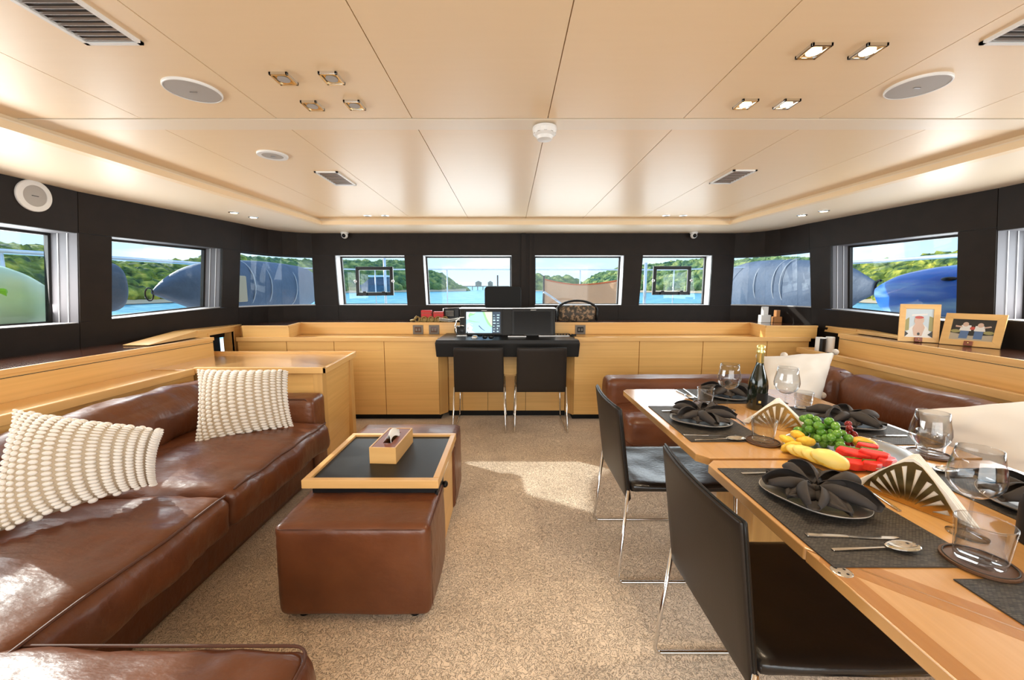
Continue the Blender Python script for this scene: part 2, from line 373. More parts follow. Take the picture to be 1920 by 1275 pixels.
def build_window(fn, out, q, depth, jambs=True, frame=.018, reveal='grey_reveal', lines=None):
    """q = TL, TR, BR, BL in wall coordinates"""
    wn[0] += 1
    w_ = struct('window_%d' % wn[0]); o = Vector(out); P = [fn(*p) for p in q]; O = [p+o*depth for p in P]
    g = G()
    for i in range(4): j = (i+1) % 4; g.slab([P[i]+o*.001, P[j]+o*.001, O[j], O[i]], (P[i]-sum(P, Vector())/4).normalized()*.004)
    obj('window_reveal', g, reveal, w_)
    c = sum(O, Vector())/4
    def inset(pts, d):
        r = []
        for i, p in enumerate(pts):
            a = (pts[(i+1) % 4]-p).normalized(); b = (pts[i-1]-p).normalized(); r.append(p+(a+b)*d)
        return r
    I = inset(O, frame)
    g = G()
    for i in range(4): j = (i+1) % 4; g.slab([O[i], O[j], I[j], I[i]], o*.03)
    obj('window_frame', g, 'seam_black', w_)
    g = G(); g.slab([p+o*.012 for p in I], o*.006); obj('glass_pane', g, 'window_glass', w_)
    # pale sill strip
    g = G(); g.slab([P[3]+o*.004+Vector((0, 0, .004)), P[2]+o*.004+Vector((0, 0, .004)), O[2]+Vector((0, 0, .004)), O[3]+Vector((0, 0, .004))], (0, 0, .004)); obj('sill_strip', g, 'pale_line', w_)
    if lines is not None:   # the two pale seams of the folded blind in the forward jamb
        a, b = lines
        for t in (.36, .72):
            p0, p1 = P[a]+o*depth*t, P[b]+o*depth*t; cc = (sum(P, Vector())/4-p0).normalized()*.004; cc.z = 0
            gg = G(); gg.slab([p0+cc-o*.003, p1+cc-o*.003, p1+cc+o*.003, p0+cc+o*.003], cc*.6); obj('blind_edge', gg, 'pale_line', w_)
    return w_
# ---- left wall
W1r = hitL(143, 437), hitL(145, 607)
W1 = [(.75, 1.76), W1r[0], W1r[1], (.75, 1.12)]
W2 = [hitL(209, 444), hitL(417, 466), hitL(414, 577), hitL(209, 600)]
Ys = hitL(145, 500)[0]+.004
S2 = 4.21
quads = [[(-2.6, ZS), (-.9, ZS), (-.9, ZB), (-2.6, ZB)], [(-.9, ZS), (.75, ZS), (.75, ZB), (-.9, ZB)],
    [(.75, ZS), (Ys, ZS), (Ys, W1[1][1]), (.75, 1.76)], [(.75, 1.12), (Ys, W1[2][1]), (Ys, ZB), (.75, ZB)],
    [(Ys, ZS), (S2, ZS), (S2, W2[1][1]), (Ys, W2[0][1])], [(Ys, W2[3][1]), (S2, W2[2][1]+.006), (S2, ZB), (Ys, ZB)],
    [(Ys, W2[0][1]), W2[0], W2[3], (Ys, W2[3][1])], [W2[1], (S2, W2[1][1]), (S2, W2[2][1]), W2[2]]]
build_wall('wall_left', PL, (-1, 0, 0), quads)
W1[1] = (Ys-.002, W1[1][1]); W1[2] = (Ys-.002, W1[2][1])
build_window(PL, (-1, 0, 0), W1, .19, lines=(1, 2))
build_window(PL, (-1, 0, 0), W2, .165, lines=(1, 2))
# ---- right wall
R9 = [hitR(1797, 435), hitR(1558, 461), hitR(1558, 580), hitR(1793, 606)]    # TL(near) TR(far)
R10 = hitR(1871, 427), hitR(1862, 600)
Yr = R10[0][0]; S3 = 4.18; Ysr = Yr+.03
quads = [[(-2.6, ZS), (-.9, ZS), (-.9, ZB), (-2.6, ZB)], [(-.9, ZS), (.75, ZS), (.75, ZB), (-.9, ZB)],
    [(.75, ZS), (Yr, ZS), (Yr, 1.765), (.75, 1.76)], [(.75, 1.12), (Yr, R10[1][1]), (Yr, ZB), (.75, ZB)],
    [(Yr, ZS), (S3, ZS), (S3, R9[1][1]), (Yr, R9[0][1])], [(Yr, R9[3][1]), (S3, R9[2][1]+.005), (S3, ZB), (Yr, ZB)],
    [(Yr, R9[0][1]), R9[0], R9[3], (Yr, R9[3][1])], [R9[1], (S3, R9[1][1]), (S3, R9[2][1]), R9[2]]]
build_wall('wall_right', PR, (1, 0, 0), quads)
build_window(PR, (1, 0, 0), [(.75, 1.76), (Yr-.002, 1.765), (Yr-.002, R10[1][1]), (.75, 1.12)], .19, lines=(1, 2))
build_window(PR, (1, 0, 0), R9, .17, lines=(1, 2))
# ---- front wall
F4 = [hitF(*p) for p in ((628, 478), (758, 479), (764, 574), (636, 574))]
F5 = [hitF(*p) for p in ((793, 479), (959, 479), (959, 571), (799, 573))]
F6 = [hitF(*p) for p in ((1003, 480), (1170, 478), (1165, 572), (1003, 571))]
F7 = [hitF(*p) for p in ((1206, 476), (1336, 475), (1330, 572), (1198, 572))]
XL0, XP0, XP1, XR0 = -2.40, .125, .30, 2.74
for F in (F4, F5, F6, F7):
    F[0] = (F[0][0], 1.787); F[1] = (F[1][0], 1.787); F[2] = (F[2][0], 1.178); F[3] = (F[3][0], 1.178)
H, S_ = 1.787, 1.178
xm = hitF(636, 600)[0]
quads = [[(XL0, ZS), (XP0, ZS), (XP0, H), (XL0, H)], [(XP1, ZS), (XR0, ZS), (XR0, H), (XP1, H)],
    [(XL0, S_), (xm, S_), (xm, ZB), (XL0, ZB)], [(xm, S_), (XP0, S_), (XP0, ZB), (xm, ZB)], [(XP1, S_), (1.35, S_), (1.35, ZB), (XP1, ZB)], [(1.35, S_), (XR0, S_), (XR0, ZB), (1.35, ZB)],
    [(XL0, H), F4[0], F4[3], (XL0, S_)], [F4[1], F5[0], F5[3], F4[2]], [F5[1], (XP0, H), (XP0, S_), F5[2]],
    [(XP1, H), F6[0], F6[3], (XP1, S_)], [F6[1], F7[0], F7[3], F6[2]], [F7[1], (XR0, H), (XR0, S_), F7[2]],
    [(XP0, ZS), (XP1, ZS), (XP1, ZB), (XP0, ZB)]]
quads = [q for q in quads if abs(q[0][0]-q[1][0]) > .012 or abs(q[2][0]-q[3][0]) > .012]
wf = build_wall('wall_front', PF, (0, 1, 0), quads)
g = G(); g.box(.145, .20, YF-.03, YF+.01, .99, ZS-.002); g.box(.245, .275, YF-.018, YF+.01, .99, ZS-.002); obj('centre_post', g, 'dark_panel', wf)
def hatch(w_, pxs):
    P = [ony(px, py, YF+.135) for px, py in pxs]; c = sum(P, Vector())/4; o = Vector((0, 1, 0)); I = [p+(c-p)*.20 for p in P]
    I = [Vector((p.x*.0+p.x, p.y, p.z)) for p in I]; r = .042
    I = [P[0]+Vector((r, 0, -r)), P[1]+Vector((-r, 0, -r)), P[2]+Vector((-r, 0, r)), P[3]+Vector((r, 0, r))]
    g = G()
    for i in range(4): j = (i+1) % 4; g.slab([P[i], P[j], I[j], I[i]], o*.03)
    h = obj('hatch_frame', g, 'black_plastic', w_, bevel=.004)
    for p in ((P[3]+P[2])/2+Vector((-.12, -.01, .03)), (P[3]+P[2])/2+Vector((.12, -.01, .03))):
        gg = G(); gg.box(p.x-.02, p.x+.02, p.y-.02, p.y+.02, p.z-.02, p.z+.025); obj('hatch_catch', gg, 'black_plastic', h, bevel=.004)
    for p in ((P[0]+P[3])/2, (P[1]+P[2])/2):
        gg = G(); gg.ell((p.x, p.y-.01, p.z), (.02, .02, .02), 8, 6); obj('hatch_knob', gg, 'brushed_steel', h, smooth=True)
build_window(PF, (0, 1, 0), F4, .15, reveal='pale_line')
hatch(bpy.data.objects['window_5'], ((666, 500), (736, 500), (738, 554), (668, 555)))
build_window(PF, (0, 1, 0), F5, .15, reveal='pale_line')
build_window(PF, (0, 1, 0), F6, .15, reveal='pale_line')
build_window(PF, (0, 1, 0), F7, .15, reveal='pale_line')
hatch(bpy.data.objects['window_8'], ((1226, 499), (1297, 499), (1294, 553), (1223, 553)))
# ---- curved corners (belong to the front wall)
def corner(cols, sgn, nm):
    n = len(cols)-1
    def base(i, z):
        x, y = cols[i]; ln = LN*(ZS-z)*max(0, 1-i/n); return Vector((x+sgn*ln, y, z))
    def off(i):
        a = Vector(cols[max(i-1, 0)]); b = Vector(cols[min(i+1, n)]); d = (b-a).normalized(); nn = Vector((d.y, -d.x)) if sgn > 0 else Vector((-d.y, d.x))
        return Vector((nn.x, nn.y, 0))
    def band(z0, z1, o0, o1, name, m, parent, i0=0, i1=n, smooth=False):
        g = G()
        for k in range(i0, i1):
            a, b = base(k, z0), base(k+1, z0); c_, d = base(k+1, z1), base(k, z1)
            g.hexa([a+off(k)*o0, b+off(k+1)*o0, b+off(k+1)*o1, a+off(k)*o1, d+off(k)*o0, c_+off(k+1)*o0, c_+off(k+1)*o1, d+off(k)*o1])
        return obj(name, g, m, parent)
    band(1.775, ZS, .004, .06, 'backing_board', 'seam_black', wf); band(1.777, ZS, -.006, .004, 'panel', 'dark_panel', wf)
    band(ZB, 1.182, .004, .06, 'backing_board', 'seam_black', wf); band(ZB, 1.179, -.006, .004, 'panel', 'dark_panel', wf)
    wn[0] += 1; w_ = struct('window_%d' % wn[0])
    band(1.19, 1.768, .03, .036, 'glass_pane', 'window_glass', w_)
    band(1.180, 1.192, .0, .05, 'sill_strip', 'pale_line', w_); band(1.757, 1.776, .02, .05, 'window_frame', 'seam_black', w_)
    g = G()
    for i in (0, n):
        a, b = base(i, 1.182), base(i, 1.775); g.tube([a+off(i)*.03, b+off(i)*.03], .011, 6)
    obj('window_frame', g, 'seam_black', w_)
corner([(-2.80, 4.21), (-2.79, 4.40), (-2.75, 4.58), (-2.67, 4.72), (-2.55, 4.82), (-2.40, 4.87)], -1, 'left')
corner([(3.11, 4.18), (3.10, 4.38), (3.07, 4.56), (3.00, 4.71), (2.89, 4.82), (2.74, 4.87)], 1, 'right')
# ---- lower hull behind the furniture and the back wall with its wide doorway
g = G(); g.box(-3.26, -3.20, -2.66, 4.3, -.02, .90); struct('wall_left_base', g, 'dark_panel')
g = G(); g.box(3.50, 3.56, -2.66, 4.3, -.02, .90); struct('wall_right_base', g, 'dark_panel')
g = G(); g.box(-2.96, 3.3, 4.87, 4.93, -.02, .90); struct('wall_front_base', g, 'dark_panel')
g = G(); g.box(-3.3, -2.2, -2.66, -2.6, 0, ZS); g.box(2.55, 3.6, -2.66, -2.6, 0, ZS); struct('wall_back', g, 'dark_panel')
# ---- ceiling
XM = .17
def hw(Y): return 2.16+(4.25-Y)*.085
YA, YB = -2.5, 4.25
cl = struct('ceiling')
g = G(); g.prism([(-3.5, -2.7), (3.85, -2.7), (3.85, 4.6), (3.3, 5.15), (-2.95, 5.15), (-3.5, 4.6)], ZC+.012, ZC+.1); obj('deckhead', g, 'ceiling_trim', cl)
def cpanel(poly, z=ZC):
    c = Vector((sum(p[0] for p in poly)/len(poly), sum(p[1] for p in poly)/len(poly)))
    q = []
    n = len(poly)
    for i in range(n):
        p = Vector(poly[i]); a = Vector(poly[(i+1) % n])-p; b = Vector(poly[i-1])-p
        q.append(tuple(p+a.normalized()*.0018+b.normalized()*.0018))
    gg = G(); gg.prism(q, z, z+.011); return obj('ceiling_panel', gg, 'ceiling_veneer', cl)
YS0, YS1 = 1.842, 1.963
seams = [XM+.6*k for k in range(-4, 5)]
for (y0, y1) in ((YA, YS0), (YS1, YB)):
    xs = [None]+[s for s in seams]+[None]
    for i in range(len(xs)-1):
        a, b = xs[i], xs[i+1]
        def cl_(v, Y, side): return (XM-hw(Y) if side < 0 else XM+hw(Y)) if v is None else max(XM-hw(Y), min(XM+hw(Y), v))
        a0, a1 = (cl_(a, y0, -1), cl_(a, y1, -1)); b0, b1 = (cl_(b, y0, 1), cl_(b, y1, 1))
        if b0-a0 < .02 and b1-a1 < .02: continue
        poly = [(a0, y0), (b0, y0), (b1, y1), (a1, y1)]
        if b1-a1 < .01: # triangle at the tapering edge
            s = a if a is not None and a > XM else b
            yc = 4.25-(abs(s-XM)-2.16)/.085; yc = max(y0+.05, min(y1, yc)); poly = [(a0, y0), (b0, y0), (s, yc)]
        cpanel(poly)
o = cpanel([(XM-hw(YS0), YS0+.006), (XM+hw(YS0), YS0+.006), (XM+hw(YS1), YS1), (XM-hw(YS1), YS1)], ZC-.0015); o.data.materials.clear(); o.data.materials.append(M['soffit'])
g = G(); g.box(XM-hw(YS0), XM+hw(YS0), YS0-.001, YS0+.007, ZC+.004, ZC+.011); obj('shadow_gap', g, 'seam_black', cl)
# coffer fascia: an upper strip and a lower lip, three sides
def ring_pts(dx): return [(XM-hw(YA)-dx, YA-.2), (XM-hw(YB)-dx, YB+dx), (XM+hw(YB)+dx, YB+dx), (XM+hw(YA)+dx, YA-.2)]
def ring(name, d0, d1, z0, z1, m):
    a, b = ring_pts(d0), ring_pts(d1); g = G()
    for i in range(3): g.hexa([(*a[i], z0), (*a[i+1], z0), (*b[i+1], z0), (*b[i], z0), (*a[i], z1), (*a[i+1], z1), (*b[i+1], z1), (*b[i], z1)])
    return struct(name, g, m)
ring('trim_1', -.004, .03, ZC-.030, ZC+.012, 'ceiling_trim')
ring('trim_2', -.024, .03, ZS-.004, ZC-.028, 'ceiling_veneer')
a = ring_pts(-.02)
g = G()
LW = [(xl(-2.7)-.03, -2.7), (xl(2.86)-.03, 2.86), (-2.83, 4.21), (-2.81, 4.45), (-2.70, 4.76), (-2.40, 4.90), (-2.3, 4.90)]
RW = [(3.37, -2.7), (3.37, 2.8), (3.14, 4.18), (3.12, 4.45), (3.02, 4.76), (2.74, 4.90), (2.6, 4.90)]
g.prism([a[0], a[1], (-2.3, 4.90)]+[p for p in reversed(LW[:-1])], ZS, ZC-.02)
g.prism([a[3], a[2], (2.6, 4.90)]+[p for p in reversed(RW[:-1])], ZS, ZC-.02)
g.prism([a[1], a[2], (2.6, 4.90), (-2.3, 4.90)], ZS, ZC-.02)
struct('trim_3', g, 'soffit')

# ================================================================ CEILING FITTINGS
def on_ceiling(px, py): p = onz(px, py, ZC); return p.x, p.y
def vent(x0, x1, y0, y1, n, label, across=True, grp=None):
    t = thing('ceiling_vent', label, 'vent', ((x0+x1)/2, (y0+y1)/2, ZC), group=grp); b = .012; z0 = ZC-.008
    g = G(); g.box(x0, x1, y0, y0+b, z0, ZC); g.box(x0, x1, y1-b, y1, z0, ZC); g.box(x0, x0+b, y0, y1, z0, ZC); g.box(x1-b, x1, y0, y1, z0, ZC); obj('frame', g, 'white_plastic', t)
    g = G(); g.box(x0+b, x1-b, y0+b, y1-b, ZC-.001, ZC+.002); obj('dark_opening', g, 'seam_black', t)
    for k in range(n):
        y = y0+b+(y1-y0-2*b)*(k+.5)/n; gg = G()
        gg.slab([(x0+b, y-.002, ZC-.001), (x1-b, y-.002, ZC-.001), (x1-b, y+.001, ZC-.006), (x0+b, y+.001, ZC-.006)], (0, .0015, 0)); obj('slat', gg, 'brushed_steel', t)
    return t
vent(-1.30, -1.125, .62, 1.31, 30, 'long white-framed black air vent in the ceiling, cut by the top left corner')
vent(1.445, 1.62, .62, 1.31, 30, 'white-framed air vent in the ceiling, cut by the right edge near the top')
vent(-1.245, -1.095, 2.609, 2.923, 9, 'small slatted ceiling vent on the left, forward of the seam strip')
vent(1.41, 1.56, 2.576, 2.881, 9, 'small slatted ceiling vent on the right, forward of the seam strip')
def ceil_speaker(px, py, r, rim, label):
    x, y = on_ceiling(px, py); t = thing('ceiling_speaker', label, 'speaker', (x, y, ZC))
    g = G(); g.lathe([(r, 0), (r, -.006), (r-.002, -.009), (r-rim, -.009), (r-rim, 0)], 48); obj('rim', g, 'white_plastic', t, world=False, smooth=False)
    g = G(); g.lathe([(r-rim, -.003), (r-rim, -.0075), (.0, -.0085)], 48); obj('grille', g, 'grey_mesh', t, world=False)
    g = G(); g.box(-.012, .012, -.003, .003, -.0105, -.008); obj('badge', g, 'brushed_steel', t, world=False)
ceil_speaker(362, 168, .093, .005, 'large round grey speaker in the left half of the ceiling')
ceil_speaker(1720, 160, .093, .005, 'large round grey speaker in the right half of the ceiling')
ceil_speaker(511, 290, .078, .024, 'small round speaker with a wide white rim in the ceiling above the left windows')
def downlight(px, py, on, label, grp):
    x, y = on_ceiling(px, py); s = .033; t = thing('ceiling_light', label, 'ceiling light', (x, y, ZC), group=grp)
    g = G(); a = .033; b_ = .038
    for (X0, X1, Y0, Y1) in ((-a, a, -b_, -b_+.008), (-a, a, b_-.008, b_), (-a, -a+.008, -b_, b_), (a-.008, a, -b_, b_)): g.box(X0, X1, Y0, Y1, -.010, 0)
    obj('frame', g, 'chrome', t, world=False, bevel=.001)
    g = G(); g.box(-a+.006, a-.006, -b_+.006, b_-.006, -.006, -.001); obj('reflector_plate', g, 'gold' if not on else 'chrome', t, world=False)
    g = G(); g.lathe([(.021, -.004), (.021, -.009), (.0, -.0095)], 24); obj('lamp_disc', g, 'lamp_glow' if on else 'grey_mesh', t, world=False, smooth=False)
    if on:
        light('lamp_beam', 'SPOT', (x, y, ZC-.02), 9, (1, .80, .55), aim=(0, 0, -1), spot_size=radians(120), spot_blend=.9, shadow_soft_size=.02)
downlight(532, 145, 0, 'unlit square ceiling light, aft left one of the unlit four', 'unlit square ceiling lights')
downlight(622, 144, 0, 'unlit square ceiling light, aft right one of the unlit four', 'unlit square ceiling lights')
downlight(586, 196, 0, 'unlit square ceiling light, left of the pair by the seam strip', 'unlit square ceiling lights')
downlight(665, 195, 0, 'unlit square ceiling light, right of the pair by the seam strip', 'unlit square ceiling lights')
downlight(1526, 93, 1, 'glowing square ceiling light, left of the aft lit pair', 'lit square ceiling lights')
downlight(1627, 93, 1, 'glowing square ceiling light, right of the aft lit pair', 'lit square ceiling lights')
downlight(1398, 193, 1, 'glowing square ceiling light, left of the lit pair by the seam strip', 'lit square ceiling lights')
downlight(1475, 193, 1, 'glowing square ceiling light, right of the lit pair by the seam strip', 'lit square ceiling lights')
def soffit_light(px, py, z, on, label):
    p = onz(px, py, z); t = thing('soffit_light', label, 'ceiling light', (p.x, p.y, z), group='small lights along the ceiling edge')
    g = G(); g.lathe([(.042, 0), (.042, -.004), (.028, -.008), (.028, -.001)], 24); obj('ring', g, 'chrome', t, world=False)
    g = G(); g.lathe([(.028, -.001), (.026, -.005), (0, -.006)], 20); obj('lamp_disc', g, 'lamp_glow' if on else 'grey_mesh', t, world=False)
soffit_light(438, 398, ZS, 1, 'small round light in the left soffit, nearer to the camera')
soffit_light(475, 407, ZS, 1, 'small round light in the left soffit, further forward')
soffit_light(1504, 403, ZS, 1, 'small round light in the right soffit, further forward')
soffit_light(1545, 395, ZS, 1, 'small round light in the right soffit, nearer to the camera')
for px, s in ((689, 'leftmost small light at the front edge of the raised ceiling'), (722, 'second small light from the left at the front edge of the raised ceiling'), (1249, 'third small light from the left at the front edge of the raised ceiling'), (1281, 'rightmost small light at the front edge of the raised ceiling')):
    soffit_light(px, 404, ZC, 0, s)
x, y = on_ceiling(1022, 232)
t = thing('smoke_detector', 'white round smoke detector on the ceiling seam strip', 'smoke detector', (x, y+.02, ZC-.008))
g = G(); g.lathe([(.055, 0), (.056, -.012), (.052, -.030), (.040, -.040)], 32); obj('housing', g, 'white_plastic', t, world=False, smooth=False, bevel=.002)
g = G(); g.lathe([(.040, -.038), (.034, -.054), (.0, -.056)], 32); obj('sensor_cap', g, 'white_plastic', t, world=False)
for k in range(10):
    a = 2*pi*k/10; gg = G(); gg.box(-.006, .006, -.002, .002, -.010, .002); gg.v = [tuple(Matrix.Rotation(a, 3, 'Z') @ Vector((x_, y_-.050, z_-.021))) for x_, y_, z_ in gg.v]; obj('slot', gg, 'brushed_steel', t, world=False)
for px, lb in ((646, 'white dome camera under the soffit above the left hatch window'), (1301, 'white dome camera under the soffit above the right hatch window')):
    p = ony(px, 436, YF-.07); t = thing('security_camera', lb, 'camera', (p.x, p.y, ZS))
    g = G(); g.lathe([(.045, 0), (.045, -.012), (.036, -.02)], 24); obj('mount', g, 'white_plastic', t, world=False)
    g = G(); g.ell((0, 0, -.035), (.038, .038, .038), 18, 12); obj('dome', g, 'white_plastic', t, world=False, smooth=True)
    g = G(); g.ell((0, -.022, -.04), (.024, .024, .024), 14, 10); obj('lens', g, 'screen_black', t, world=False, smooth=True)
Y_, z_ = hitL(60, 367); p = PL(Y_, z_)
t = thing('wall_speaker', 'round white-rimmed speaker high on the dark left wall', 'speaker', (p.x+.005, p.y, p.z))
rot = Matrix.Rotation(pi/2+atan(LN), 3, 'Y')
def rg(g): g.v = [tuple(rot @ Vector(v)) for v in g.v]; return g
g = G(); g.lathe([(.098, 0), (.098, .012), (.094, .016), (.066, .018), (.066, 0)], 48); obj('rim', rg(g), 'white_plastic', t, world=False)
g = G(); g.lathe([(.066, .002), (.066, .013), (0, .016)], 48); obj('grille', rg(g), 'grey_mesh', t, world=False)
g = G(); g.box(-.002, .002, -.018, .018, .015, .018); obj('badge', rg(g), 'black_plastic', t, world=False)
g = G(); g.prism([(-2.93, 4.1), (-3.0, 4.1), (-2.98, 4.9), (-2.4, 5.0), (-2.4, 4.88), (-2.7, 4.80), (-2.86, 4.62)], -.02, .9); struct('wall_left_corner_base', g, 'dark_panel')
g = G(); g.prism([(3.27, 4.1), (3.36, 4.1), (3.36, 4.9), (2.7, 5.0), (2.7, 4.88), (3.02, 4.80), (3.18, 4.62)], -.02, .9); struct('wall_right_corner_base', g, 'dark_panel')

# ================================================================ FIXED FURNITURE
# ---- left shelf behind the sofa
t = thing('side_shelf', 'long oak shelf with glossy walnut top under the left windows', 'shelf', (-2.9, 1, 0))
g = G(); g.box(-3.165, -2.66, -2.5, 3.49, 0, .925); obj('body', g, 'oak', t)
g = G(); g.box(-3.165, -2.672, -2.5, 3.478, .925, .938); obj('top', g, 'walnut', t)
g = G(); g.box(-2.672, -2.65, -2.5, 3.495, .915, .943); g.box(-3.165, -2.672, 3.478, 3.495, .915, .943); obj('edging', g, 'oak_edge', t, bevel=.002)
g = G(); g.box(-2.662, -2.656, -2.5, 3.49, .895, .898); obj('shadow_line', g, 'seam_black', t)
t = thing('ledge', 'low oak ledge running behind the left sofa', 'ledge', (-2.45, 1, 0))
g = G(); g.box(-2.655, -2.34, -2.5, 2.85, 0, .758); obj('body', g, 'oak', t)
g = G(); g.box(-2.655, -2.355, -2.5, 2.85, .758, .768); obj('top', g, 'oak', t)
g = G(); g.box(-2.355, -2.325, -2.5, 2.85, .735, .785); obj('lip', g, 'oak_edge', t, bevel=.004)
# ---- left partition cabinet at the sofa's far end
t = thing('partition_cabinet', 'chest-high oak end cabinet with a tray top beyond the left sofa', 'cabinet', (-1.9, 3.2, 0))
g = G(); g.hexa([(-2.66, 2.90, 0), (-1.43, 2.90, 0), (-1.50, 3.58, 0), (-2.66, 3.58, 0), (-2.66, 2.90, .75), (-1.42, 2.90, .75), (-1.47, 3.58, .75), (-2.66, 3.58, .75)]); obj('body', g, 'oak', t)
g = G(); g.box(-1.475, -1.405, 2.885, 2.955, 0, .75); obj('corner_post', g, 'oak_upright', t, bevel=.003)
g = G(); g.box(-1.55, -1.455, 3.53, 3.60, 0, .75); obj('corner_post', g, 'oak_upright', t, bevel=.003)
g = G(); g.hexa([(-2.72, 2.86, .75), (-1.37, 2.86, .75), (-1.44, 3.63, .75), (-2.86, 3.63, .75), (-2.72, 2.86, .772), (-1.37, 2.86, .772), (-1.44, 3.63, .772), (-2.86, 3.63, .772)]); obj('tray_top', g, 'oak_table', t, bevel=.002)
g = G()
g.hexa([(-2.34, 2.855, .745), (-1.36, 2.855, .745), (-1.363, 2.882, .745), (-2.34, 2.882, .745), (-2.34, 2.855, .79), (-1.36, 2.855, .79), (-1.363, 2.882, .79), (-2.34, 2.882, .79)])
g.hexa([(-1.385, 2.855, .745), (-1.36, 2.855, .745), (-1.435, 3.63, .745), (-1.46, 3.63, .745), (-1.385, 2.855, .79), (-1.36, 2.855, .79), (-1.435, 3.63, .79), (-1.46, 3.63, .79)])
g.box(-2.80, -1.435, 3.605, 3.63, .745, .795)
obj('rim', g, 'oak_edge', t, bevel=.003)
# ---- right shelf and ledge
def rx(Y): return 2.90 if Y <= 2.15 else 2.90+.15*(Y-2.15)/1.46
t = thing('side_shelf', 'long oak shelf under the right windows carrying the two photo frames', 'shelf', (3.1, 1, 0))
pl = [(rx(-2.5)+.01, -2.5), (rx(2.15)+.01, 2.15), (rx(3.61)+.01, 3.61), (3.40, 3.61), (3.468, 2.7), (3.468, -2.5)]
g = G(); g.prism(pl, 0, .945); obj('body', g, 'oak', t)
pl2 = [(rx(-2.5)+.022, -2.5), (rx(2.15)+.022, 2.15), (rx(3.61)+.022, 3.598), (3.40, 3.598), (3.468, 2.7), (3.468, -2.5)]
g = G(); g.prism(pl2, .945, .958); obj('top', g, 'walnut', t)
g = G(); g.prism([(2.90, -2.5), (2.90, 2.15), (3.05, 3.615), (3.40, 3.615), (3.40, 3.60), (3.072, 3.60), (2.922, 2.15), (2.922, -2.5)], .935, .963); obj('edging', g, 'oak_edge', t)
g = G(); g.prism([(2.906, -2.5), (2.906, 2.15), (3.056, 3.61), (3.062, 3.61), (2.912, 2.15), (2.912, -2.5)], .915, .918); obj('shadow_line', g, 'seam_black', t)
t = thing('ledge', 'low oak ledge running behind the right sofa', 'ledge', (2.85, 1, 0))
pl = [(2.77, -2.5), (2.77, 2.06), (2.87, 3.37), (2.88, 3.83), (3.24, 3.83), (3.05, 3.60), (2.905, 2.15), (2.905, -2.5)]
g = G(); g.prism(pl, 0, .772); obj('body', g, 'oak', t)
g = G(); g.prism([(2.745, -2.5), (2.745, 2.06), (2.845, 3.37), (2.855, 3.86), (3.1, 3.86), (3.1, 3.835), (2.885, 3.835), (2.875, 3.37), (2.775, 2.06), (2.775, -2.5)], .75, .80); obj('lip', g, 'oak_edge', t, bevel=.004)
# ---- side units with the open niches, forward of the shelves
def side_unit(sgn, label):
    t = thing('niche_cabinet', label, 'cabinet', (0, 0, 0))
    if sgn < 0:
        def P(Y, z, d=0): return (-2.743-.141*(Y-3.0)/1.2-d, Y, z)
        y0, y1, n0, n1 = 3.50, 4.2, 3.66, 4.05
    else:
        def P(Y, z, d=0): return (3.165+.12*(Y-3.0)/1.25+d, Y, z)
        y0, y1, n0, n1 = 3.62, 4.27, 3.70, 4.06
    def blk(ya, yb, z0, z1, d0, d1): 
        g = G(); g.hexa([P(ya, z0, d0), P(yb, z0, d0), P(yb, z0, d1), P(ya, z0, d1), P(ya, z1, d0), P(yb, z1, d0), P(yb, z1, d1), P(ya, z1, d1)]); return g
    dm = .22 if sgn < 0 else .12
    obj('side_panel', blk(y0, n0, .0, .985, 0, dm), 'oak', t); obj('side_panel', blk(n1, y1, .0, .985, 0, dm*.5), 'oak', t)
    obj('top_rail', blk(n0, n1, .94, .985, 0, dm), 'oak', t); obj('bottom_panel', blk(n0, n1, 0, .72, 0, dm), 'oak', t)
    obj('niche_back', blk(n0, n1, .72, .94, dm*.8, dm*.84), 'dark_panel', t)
    g = G()
    for a in ((n0-.02, n0, .70, .96), (n1, n1+.02, .70, .96), (n0, n1, .94, .96)):
        b = blk(a[0], a[1], a[2], a[3], -.006, .02); g.add(b.v, b.f)
    obj('niche_frame', g, 'oak_edge', t)
    obj('top', blk(y0, y1, .985, 1.0, -.008, dm*.9), 'oak_edge', t)
    zl = .944 if sgn < 0 else .964; ya = 2.95 if sgn < 0 else 3.0; g = G(); g.hexa([P(ya, zl, 0), P(y0, zl, 0), P(y0, zl, dm*.9), P(ya, zl, dm*.9), P(ya, zl+.004, 0), P(y0, 1.0, 0), P(y0, 1.0, dm*.9), P(ya, zl+.004, dm*.9)]); obj('wedge', g, 'oak_edge', t)
side_unit(-1, 'oak cabinet with open niche in the forward left corner')
side_unit(1, 'oak cabinet with open niche in the forward right corner')
# ---- front shelf (upper step under the windscreens)
t = thing('windscreen_shelf', 'oak-fronted walnut-topped shelf under the front windows', 'shelf', (0, 4.6, 0))
plan = [(-2.74, 4.005), (-2.264, 4.005), (-2.363, 4.42), (2.72, 4.42), (2.63, 4.005), (3.16, 4.005), (3.22, 4.30), (3.20, 4.55), (2.98, 4.78), (2.70, 4.86), (-2.38, 4.86), (-2.66, 4.77), (-2.85, 4.5), (-2.90, 4.2)]
g = G(); g.prism(plan, .87, .985); obj('riser', g, 'oak', t)
def offs(pl, i0, i1, d0, d1, z0, z1, g):
    for i in range(i0, i1):
        a, b = Vector(pl[i]), Vector(pl[i+1]); dd = (b-a).normalized(); n = Vector((-dd.y, dd.x))
        g.hexa([(*(a+n*d0), z0), (*(b+n*d0), z0), (*(b+n*d1), z0), (*(a+n*d1), z0), (*(a+n*d0), z1), (*(b+n*d0), z1), (*(b+n*d1), z1), (*(a+n*d1), z1)])
g = G(); offs(plan, 0, 5, -.008, .02, .985, 1.003, g); obj('edging', g, 'oak_edge', t)
g = G(); g.prism(plan, .985, .998); obj('top', g, 'walnut', t)
for a, b in (((-2.264, 4.0), (-2.264, 4.0)),):
    pass
